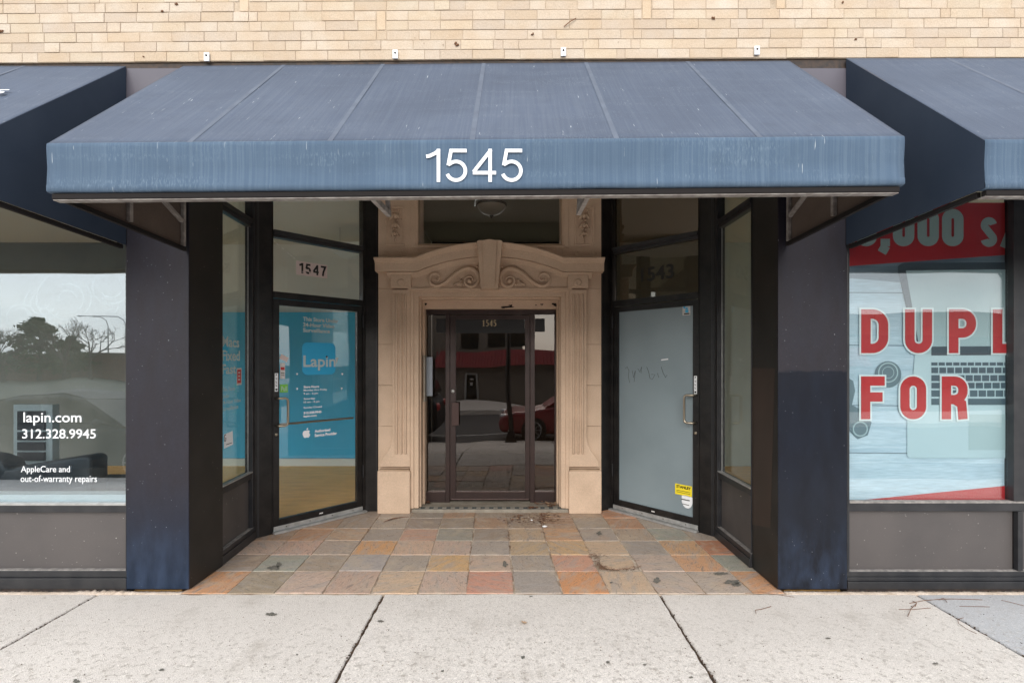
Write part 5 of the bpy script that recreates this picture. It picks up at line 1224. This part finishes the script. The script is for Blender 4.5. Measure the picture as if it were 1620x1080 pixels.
for x0, x1, lab in ((-9.0, -8.94, 'added open end wall letting daylight into the left shop'), (6.5, 6.56, 'added open end wall letting daylight into the right shop')):
    t = thing('added_end_window', lab, 'window', (x0, 5.4, 0))  # unseen framed openings added at both shop ends to brighten the interiors
    MB().box(x0, x1, 3.42, 7.4, 0, .2).box(x0, x1, 3.42, 7.4, 3.1, 3.3).build('frame_rail', 'frame_metal', t)  # rails of the added end opening
    for y in (3.42, 4.7, 6.0, 7.34): bx('mullion', 'frame_metal', t, x0, x1, y, y + .06, .2005, 3.0995)
sf = thing('sofa', 'dark angular sofa back seen low behind the lapin.com window', 'sofa', (-3.9, 4.2, 0))
def sxz(a, b, Y=4.15): return (PX(a, Y), PZ(b, Y))
MB().prism([sxz(-160, 700), sxz(-20, 722), sxz(2, 730), sxz(8, 742), sxz(70, 731), sxz(128, 722), sxz(138, 722), sxz(142, 728), sxz(142, 860), sxz(-160, 860)], 4.15, 4.35).build('backrest', 'sofa', sf, bevel=.025)
bx('seat', 'sofa', sf, PX(-160, 4.15), PX(140, 4.15), 4.355, 4.95, .12, .42, bevel=.03)
for x in (-160, 130):
    bx('leg', 'dark_steel', sf, PX(x, 4.15) + .03, PX(x, 4.15) + .07, 4.4, 4.44, .016, .12)
cbn = thing('cabinet', 'dark panelled cabinet standing behind the glass left of the phone number', 'cabinet', (-4.4, 4.9, 0))
bx('carcass', 'rail_white', cbn, PX(18, 4.9), PX(80, 4.9), 4.92, 5.0, .016, PZ(640, 4.9), bevel=.004)
for a, b in ((650, 680), (683, 696), (699, 712), (715, 728)): bx('drawer', 'cabinet', cbn, PX(27, 4.9), PX(70, 4.9), 4.9, 4.919, PZ(b, 4.9), PZ(a, 4.9), bevel=.002)
fx = thing('ceiling_light', 'grey unlit light housing seen through the glass over the 1547 door', 'light fixture', (-2.1, 6.4, 3.1))
MB().hexa([(-2.22, 6.3, 2.86), (-1.5, 6.3, 2.86), (-1.5, 6.7, 2.86), (-2.22, 6.7, 2.86)], [(-2.32, 6.25, 2.98), (-1.45, 6.25, 2.98), (-1.45, 6.75, 2.98), (-2.32, 6.75, 2.98)]).build('housing', 'wall_grey', fx)
for x in (-2.2, -1.6): MB().tube([(x, 6.5, 2.98), (x, 6.5, 3.22)], .006, 6).build('rod', 'aluminium', fx)

# ============================================================ STREET BEHIND THE CAMERA (seen in the glass)
def car(label, x0, length, yc, paint, zg=-.5, suv=False, face=1, kind='parked_car'):
    t = thing(kind, label, 'car', (x0 + length / 2, yc, zg), group='cars parked along the kerb'); wd = .88; s = length / 4.6
    def q(pts): return [((x0 + a * s) if face > 0 else (x0 + length - a * s), zg + b) for a, b in pts]
    h = .2 if suv else 0
    body = [(.05, .35), (.0, .55), (.04, .80 + h * .6), (.3, .92 + h), (1.0, .96 + h), (2.9, .98 + h), (3.5, .90 + h), (4.2, .82 + h * .8), (4.52, .68 + h * .5), (4.6, .5), (4.55, .28), (4.1, .22), (.5, .22)]
    b_ = MB().prism(q(body), yc - wd, yc + wd).build('body', paint, t, bevel=.09, seg=4)
    cab = [(.45, .93 + h), (1.1, 1.34 + h), (1.5, 1.44 + h), (2.3, 1.45 + h), (2.7, 1.36 + h), (3.4, .93 + h)] if not suv else [(.15, .95 + h), (.35, 1.35 + h), (.7, 1.45 + h), (2.4, 1.47 + h), (2.8, 1.36 + h), (3.4, .95 + h)]
    MB().prism(q(cab), yc - wd * .86, yc + wd * .86).build('window_band', 'car_glass', t, bevel=.06, seg=3)
    roof = [(1.12, 1.36 + h), (1.5, 1.455 + h), (2.3, 1.465 + h), (2.68, 1.375 + h), (2.6, 1.36 + h), (2.2, 1.43 + h), (1.5, 1.42 + h)]
    MB().prism(q(roof), yc - wd * .8, yc + wd * .8).build('roof', paint, t, bevel=.01)
    for P in ([(3.42, .93 + h), (3.34, .93 + h), (2.62, 1.36 + h), (2.70, 1.37 + h)], [(1.98, .95 + h), (2.08, .95 + h), (2.08, 1.42 + h), (1.98, 1.42 + h)], ([(.45, .94 + h), (.75, .94 + h), (1.25, 1.38 + h), (1.1, 1.35 + h)] if not suv else [(.16, .96 + h), (.4, .96 + h), (.55, 1.38 + h), (.36, 1.35 + h)])):
        MB().prism(q(P), yc - wd * .868, yc + wd * .868).build('roof_pillar', paint, t)
    for a in (.88, 3.72):
        for sy in (-1, 1):
            X = q([(a, .33)])[0]; wv = MB().lathe([(0, .0), (.2, 0), (.22, -.02 * sy), (.32, -.02 * sy), (.335, 0), (.335, .2 * sy), (0, .2 * sy)], (X[0], yc + sy * (wd + .01), X[1]), 28, 'y').build('wheel', 'tyre', t, smooth=False)
            rm = MB()
            for k in range(10):
                an = 2 * math.pi * k / 10; rm.tube([(X[0], yc + sy * (wd + .025), X[1]), (X[0] + .2 * math.cos(an), yc + sy * (wd + .025), X[1] + .2 * math.sin(an))], .014, 5)
            rm.tube([(X[0] + .21 * math.cos(2 * math.pi * k / 24), yc + sy * (wd + .025), X[1] + .21 * math.sin(2 * math.pi * k / 24)) for k in range(25)], .014, 5)
            rm.build('rim', 'rim', wv)
    for sy in (-1, 1):
        X = q([(4.42, .68 + h * .6)])[0]; MB().ell((X[0], yc + sy * wd * .72, X[1]), (.16, .2, .06), 12, 8).build('headlamp', 'headlamp', t, smooth=True)
        X = q([(.05, .75 + h * .6)])[0]; MB().ell((X[0], yc + sy * wd * .75, X[1]), (.08, .16, .09), 12, 8).build('tail_lamp', 'sticker_red', t, smooth=True)
        X = q([(3.0, 1.02 + h)])[0]; MB().ell((X[0], yc + sy * (wd + .06), X[1]), (.07, .09, .06), 10, 6).build('mirror', paint, t, smooth=True)
    return t
car('dark red sedan parked at the kerb behind the viewer', -.35, 4.6, -2.55, 'car_red', face=-1)
car('grey sport utility car parked left of the red sedan', -5.2, 3.4, -2.6, 'car_grey', suv=True, face=-1)
car('dark grey sedan parked farthest left at the kerb', -9.7, 4.3, -2.5, 'car_grey')
car('silver sedan parked on the far side of the street', -25, 4.6, -12, 'car_silver', zg=-.38)
# red roofed building across the street
rbd = thing('red_roofed_building', 'low stucco building with red metal awning roof across the street', 'building', (5, -14, -.4))
MB().box(-7.5, 14, -22, -14, -.62, 1.6).build('wall', 'stucco', rbd); MB().box(-7.5, .6, -22, -14.8, 1.601, 4.6).build('upper_wall', 'stucco', rbd)
MB().hexa([(-3.9, -13.2, 1.35), (14, -13.2, 1.35), (14, -13.99, 1.35), (-3.9, -13.99, 1.35)][::1], [(-3.4, -13.9, 2.1), (14, -13.9, 2.1), (14, -13.99, 2.1), (-3.4, -13.99, 2.1)]).build('roof', 'red_roof', rbd)
mb = MB()
for k in range(110):
    x = -3.6 + k * .16; mb.tube([(x, -13.19, 1.36), (x + .0, -13.88, 2.1)], .025, 4)
mb.build('roof_rib', 'red_roof', rbd)
for x0 in (-2.6, -1.2, -.1): bx('window', 'car_glass', rbd, x0, x0 + .9, -14.79, -14.77, 2.3, 3.1)
dr = bx('door', 'aluminium', rbd, -2.40, -1.66, -13.98, -13.95, -.55, 1.0); bx('door_pane', 'car_glass', dr, -2.30, -1.76, -13.945, -13.94, -.45, .9)
bx('notice', 'sticker_white', rbd, -2.1, -1.95, -13.937, -13.935, .2, .4); bx('notice', 'sticker_white', rbd, -2.12, -1.9, -13.937, -13.935, .55, .65)
fb = thing('brick_building', 'low dark brick building beyond the street to the far left', 'building', (-50, -53, -.5)); bx('wall', 'brick_far', fb, -60, -38, -62, -53, -.62, 2.4); bx('roof', 'stucco', fb, -60.2, -37.8, -62.2, -52.8, 2.4, 2.55)
wb = thing('white_building', 'long pale building beyond the street to the right', 'building', (40, -40, -.5)); bx('wall', 'brick_far', wb, 20, 60, -52, -40, -.62, 6); bx('window_band', 'car_glass', wb, 22, 58, -39.99, -39.95, 2.5, 4)
# trees
def conifer(label, x, y, h, r, seed):
    t = thing('evergreen_tree', label, 'tree', (x, y, -.6)); rr = random.Random(seed)
    MB().tube([(x, y, -.6), (x, y, h * .7)], [.25, .1], 8).build('trunk', 'bark', t)
    mb = MB()
    for k in range(2600):
        u = rr.random() ** .8; z = .3 + (h - .3) * u; rad_ = r * (1 - u) ** .7 * (.75 + .35 * math.sin(u * 23 + seed)) * rr.uniform(.5, 1.05) + .1; a = rr.uniform(0, 6.28)
        p = Vector((x + rad_ * math.cos(a), y + rad_ * math.sin(a), z)); s = rr.uniform(.18, .4)
        v = [p + Vector((rr.uniform(-s, s), rr.uniform(-s, s), rr.uniform(-s, s))) for _ in range(3)]; mb.add(v, [(0, 1, 2)])
    mb.build('crown', 'foliage', t)
conifer('tall dark evergreen tree across the street at the far left', -56, -53, 6.6, 4.5, 1); conifer('broad dark evergreen beside the tall one', -62, -50, 5.2, 6, 2); conifer('lower dark evergreen right of the tall one', -50.5, -51, 4.4, 3.5, 3)
def bare(label, x, y, h, seed, spread=.5):
    t = thing('bare_tree', label, 'tree', (x, y, -.6)); rr = random.Random(seed); mb = MB()
    def br(p, d, L_, r, dep):
        q = p + d * L_; mb.tube([p, p.lerp(q, .5) + Vector((rr.uniform(-.03, .03),) * 3) * L_, q], [r, r * .8, r * .62], 5)
        if dep:
            for _ in range(3 if dep > 2 else 4):
                nd = (d + Vector((rr.uniform(-1, 1), rr.uniform(-1, 1), rr.uniform(-.3, .7))) * spread * 1.3).normalized(); br(p.lerp(q, rr.uniform(.6, 1)), nd, L_ * rr.uniform(.6, .8), r * .55, dep - 1)
    br(Vector((x, y, -.6)), Vector((0, 0, 1)), h * .33, h * .026, 5); mb.build('branches', 'bark', t)
bare('spreading bare tree before the far brick building', -48.5, -48, 8.5, 4, .8); bare('second bare tree before the far brick building', -44.5, -47, 7.8, 14, .85); bare('third bare tree near the far twin street lights', -52.5, -46, 7.4, 17, .85); bare('bare street tree left behind the viewer', -7.5, -9.6, 7, 6); bare('bare street tree right behind the viewer', 9, -9.6, 7.5, 9); bare('bare street tree far right behind the viewer', 17, -9.4, 8, 12)
for lab, x in (('tall twin-arm street light with the left arm', -63), ('tall twin-arm street light standing a little right', -60.2)):
    t = thing('street_light', lab, 'street light', (x, -73, -.5)); MB().tube([(x, -73, -.5), (x, -73, 7.6), (x - .3, -73, 8.4), (x - 1.2, -73, 8.9), (x - 4.4, -73, 9.0)], [.11, .08, .07, .06, .05], 8).build('pole', 'aluminium', t, smooth=True)
    MB().ell((x - 4.8, -73, 8.95), (.6, .2, .1), 10, 6).build('lamp_head', 'aluminium', t)
sp = thing('lamp_post', 'slim black post with a square base standing behind the viewer', 'post', (-.06, -1.0, -.36))
MB().tube([(-.06, -1.0, -.1), (-.06, -1.0, 3.4)], [.055, .045], 10).build('shaft', 'pole_black', sp); MB().hexa([(-.2, -1.14, -.37), (.08, -1.14, -.37), (.08, -.86, -.37), (-.2, -.86, -.37)], [(-.13, -1.07, -.1), (.01, -1.07, -.1), (.01, -.93, -.1), (-.13, -.93, -.1)]).build('foot', 'pole_black', sp)

# ============================================================ LITTER
def gp(px, py, z=0): Y = F * (1.5 - z) / (py - 573); return PX(px, Y), Y
rl = random.Random(21)
def leafmesh(mb, x, y, z, s, rr):
    a = rr.uniform(0, 6.28); c, sn = math.cos(a), math.sin(a); P = []
    out = [(0, -1), (.25, -.55), (.7, -.5), (.4, -.1), (.75, .25), (.3, .3), (.15, .8), (0, 1), (-.2, .7), (-.35, .3), (-.8, .2), (-.4, -.1), (-.65, -.5), (-.25, -.55)]
    k1, k2 = rr.uniform(.2, .7), rr.uniform(-.4, .5)
    for u, v in out:
        zz = (u * u * k1 + v * v * abs(k2)) * s * .8 + rr.uniform(0, .1) * s
        P.append((x + (u * c - v * sn) * s, y + (u * sn + v * c) * s, z + .002 + zz))
    P.append((x, y, z + .002)); n = len(out)
    mb.add(P, [(i, (i + 1) % n, n) for i in range(n)])
def litter(nm, m, spots, n, s, rr, zb=.004):
    mb = MB()
    for k in range(n):
        px_, py_, rx_, ry_, z = rr.choice(spots); x, y = gp(rr.gauss(px_, rx_ * .5), rr.gauss(py_, ry_ * .5), z)
        leafmesh(mb, x, y, z + zb + rr.random() * .01, s * rr.uniform(.5, 1.3), rr)
    o = mb.build(nm, m, None); o['kind'] = 'stuff'; return o
piles = [(855, 822, 26, 9, 0), (862, 819, 14, 6, 0), (820, 822, 20, 5, 0), (880, 797, 10, 3, .036), (862, 798, 20, 2, .036), (870, 800, 16, 3, .036), (590, 802, 4, 3, 0), (591, 805, 5, 3, 0), (676, 796, 6, 2, .036), (840, 804, 10, 2, .036)]
litter('leaf_litter', 'leaf', piles, 210, .017, rl); litter('leaf_litter', 'leaf_pale', piles[:3] + piles[3:6], 34, .021, rl, .008)
mb = MB(); holes = []
for k in range(520):
    r_ = rl.random()
    if r_ < .35:                                            # round the broken slate
        while True:
            u_, v_ = rl.uniform(-.155, .155), rl.uniform(-.15, .15)
            if (abs(u_ - .015) / .13) ** 2.6 + (abs(v_ - .01) / .13) ** 2.6 > 1 and (u_ < .02 or v_ < .06): break
        y = 3.34 + 1.5 * .3125 + v_; x = -.299 + 3.5 * P_ - .038 * (y - 3.34) + u_
    elif r_ < .75: x, y = gp(rl.gauss(850, 26), rl.gauss(822, 6))
    else:                                                   # along some joints
        j = rl.choice([0, 1, 2, 3]); yy = rl.uniform(3.4, 4.9); x = -.299 + [1, 2, 3, 0][j] * P_ - .038 * (yy - 3.34) + rl.gauss(0, .006); y = yy
    L_ = rl.uniform(.012, .05); a = rl.uniform(0, 6.28)
    if r_ >= .75: a = math.pi / 2 + rl.gauss(0, .4)
    z = .003 + rl.random() * .006
    mb.tube([(x, y, z), (x + math.cos(a) * L_ * .5, y + math.sin(a) * L_ * .5, z + .003), (x + math.cos(a + .3) * L_, y + math.sin(a + .3) * L_, z)], .0009, 3)
mb.build('needle_litter', 'needle', None)['kind'] = 'stuff'
# crumbs and grit on slate and concrete
mb = MB()
for k in range(900):
    if k < 380: x, y = rl.uniform(-2.05, 1.65), rl.uniform(3.35, 4.9)
    else: x, y = rl.uniform(-3.9, 3.9), 3.28 - 1.0 * rl.random() ** .6
    if y > 4.35 and (x < -1.6 or x > 1.2): continue
    s = rl.uniform(.0008, .0028) * (1.5 if rl.random() < .06 else 1); mb.ell((x, y, .003), (s, s * rl.uniform(.7, 2), s * .7), 5, 3)
mb.build('grit', 'dirt', None)['kind'] = 'stuff'
def lone(nm, label, cat, pts, r, m, z=.004, grp=None):
    P = [(*gp(a, b), z) for a, b in pts]; o = MB().tube([(p[0], p[1], z + (.004 if 0 < i < len(P) - 1 else 0)) for i, p in enumerate(P)], r, 5)
    return o
def z5(pts): return [(1200 + a / 3.857, 860 + b / 3.857) for a, b in pts]
tw = [('long thin brown twig lying across the joint to the blue grey slab', [z5([(920, 365), (1010, 350), (1100, 343), (1180, 340), (1365, 343)]), z5([(1100, 343), (1130, 335), (1150, 358)]), z5([(940, 350), (965, 366), (955, 385)])], .0017),
      ('forked twig on pale concrete just left of the joint', [z5([(855, 402), (950, 404), (1050, 393)]), z5([(965, 365), (930, 400), (910, 445)])], .0015),
      ('short straight twig alone on the blue grey slab', [z5([(1225, 382), (1300, 387), (1410, 386)])], .0014),
      ('curled twig hanging over the slab joint at the right', [z5([(1250, 452), (1215, 465), (1220, 490), (1270, 525), (1330, 550)])], .0014),
      ('twig at the right frame edge on the blue grey slab', [z5([(1480, 345), (1540, 362), (1620, 380)])], .0014),
      ('small hooked twig on the concrete before the right pillar', [[(1196, 971), (1195, 966), (1205, 964.5), (1220, 959.5)]], .0016),
      ('fine long stalk along the slab edge before the right pillar', [[(1179, 938.5), (1205, 938), (1256, 944.5)]], .0013)]
for lab, segs, r in tw:
    q = MB()
    for s_ in segs: q.tube([(*gp(a, b), .004 + (.003 if 0 < i < len(s_) - 1 else 0)) for i, (a, b) in enumerate(s_)], r, 5)
    tag(q.build('twig', 'twig', None), lab, 'twig', 'twigs lying on the sidewalk')
x, y = gp(621, 823); q = MB().tube([(*gp(607, 826), .006), (*gp(621, 822), .012), (*gp(636, 819), .01), (*gp(648, 818), .006)], [.002, .006, .003, .001], 6); tag(q.build('twig', 'leaf', None), 'grey feathery stalk on the slate before the stone pedestal', 'twig')
def scrap(label, px_, py_, s, nm='paper_scrap'):
    x, y = gp(px_, py_); r2 = random.Random(int(px_)); q = MB(); P = []
    for k in range(9):
        a = 2 * math.pi * k / 9; P.append((x + s * math.cos(a) * r2.uniform(.6, 1.2), y + s * .8 * math.sin(a) * r2.uniform(.6, 1.2), .006 + r2.uniform(0, .012)))
    P.append((x, y, .02)); q.add(P, [(i, (i + 1) % 9, 9) for i in range(9)]); o = q.build(nm, 'paper', None); so = o.modifiers.new('t', 'SOLIDIFY'); so.thickness = .002; tag(o, label, 'paper scrap')
scrap('crumpled white paper scrap on the slate before the leaf pile', 861.5, 834, .024); scrap('tiny white crumb of paper left of the leaf pile', 841, 824.5, .011)
for lab, px_, py_, s, m in (('pale curled leaf lying right of the leaf pile', 875, 824, .034, 'leaf_pale'), ('second pale leaf next to the curled one, nearer the pile', 884, 821, .026, 'leaf_pale'), ('dry brown leaf on the concrete near the centre slab', 829, 986, .022, 'leaf_pale'), ('dead brown leaf before the foot of the right stone pedestal', 919, 810, .02, 'leaf')):
    q = MB(); x, y = gp(px_, py_); leafmesh(q, x, y, .003, s, rl); tag(q.build('leaf', m, None), lab, 'leaf', 'single dead leaves')
# flat dark stains with a shape of their own
def stain(px_, py_, rx_, ry_, m, z=.0046, sd=1):
    r2 = random.Random(sd); n = 22; P = []
    for k in range(n):
        a = 2 * math.pi * k / n; f = r2.uniform(.55, 1.15); P.append((*gp(px_ + rx_ * math.cos(a) * f, py_ + ry_ * math.sin(a) * f), z))
    c = (*gp(px_, py_), z); return P + [c], [(i, (i + 1) % n, n) for i in range(n)]
mat('stain_dark', (.10, .10, .085), .8, (.2, .18, .15), vscale=60)
q = MB()
for i, (a, b, c, d) in enumerate(((1039, 919, 6, 5), (948, 844, 5, 3.5), (799, 893, 4.5, 5), (433, 899, 11, 4), (441, 894, 6, 4), (1158, 921, 14, 4), (1140, 908, 12, 2.5), (1165, 926, 10, 3), (967, 922, 3, 1.5))): q.add(*stain(a, b, c, d, None, .0062, i))
o = q.build('floor_stain', 'stain_dark', ef)
q = MB()
for i, (a, b, c, d) in enumerate(((840, 943.5, 3, 1), (827, 1040, 4, 3), (962, 1048, 3.5, 2.5), (120, 1078, 6, 4), (429, 972, 9, 3), (602, 983, 6, 2), (1020, 1052, 3, 2), (1093, 1072, 4, 2), (470, 1036, 2.5, 1.6), (1310, 1010, 5, 1.6), (256, 1060, 5, 2), (1480, 1050, 6, 2), (700, 1062, 3, 2))): q.add(*stain(a, b, c, d, None, .0045, i + 20))
q.build('floor_stain', 'stain_dark', sw)

# remove the helper used to set type
_c = _txt.data; D.objects.remove(_txt); D.curves.remove(_c)
for mt in D.materials:
    if 'nodes_ready' in mt: del mt['nodes_ready']
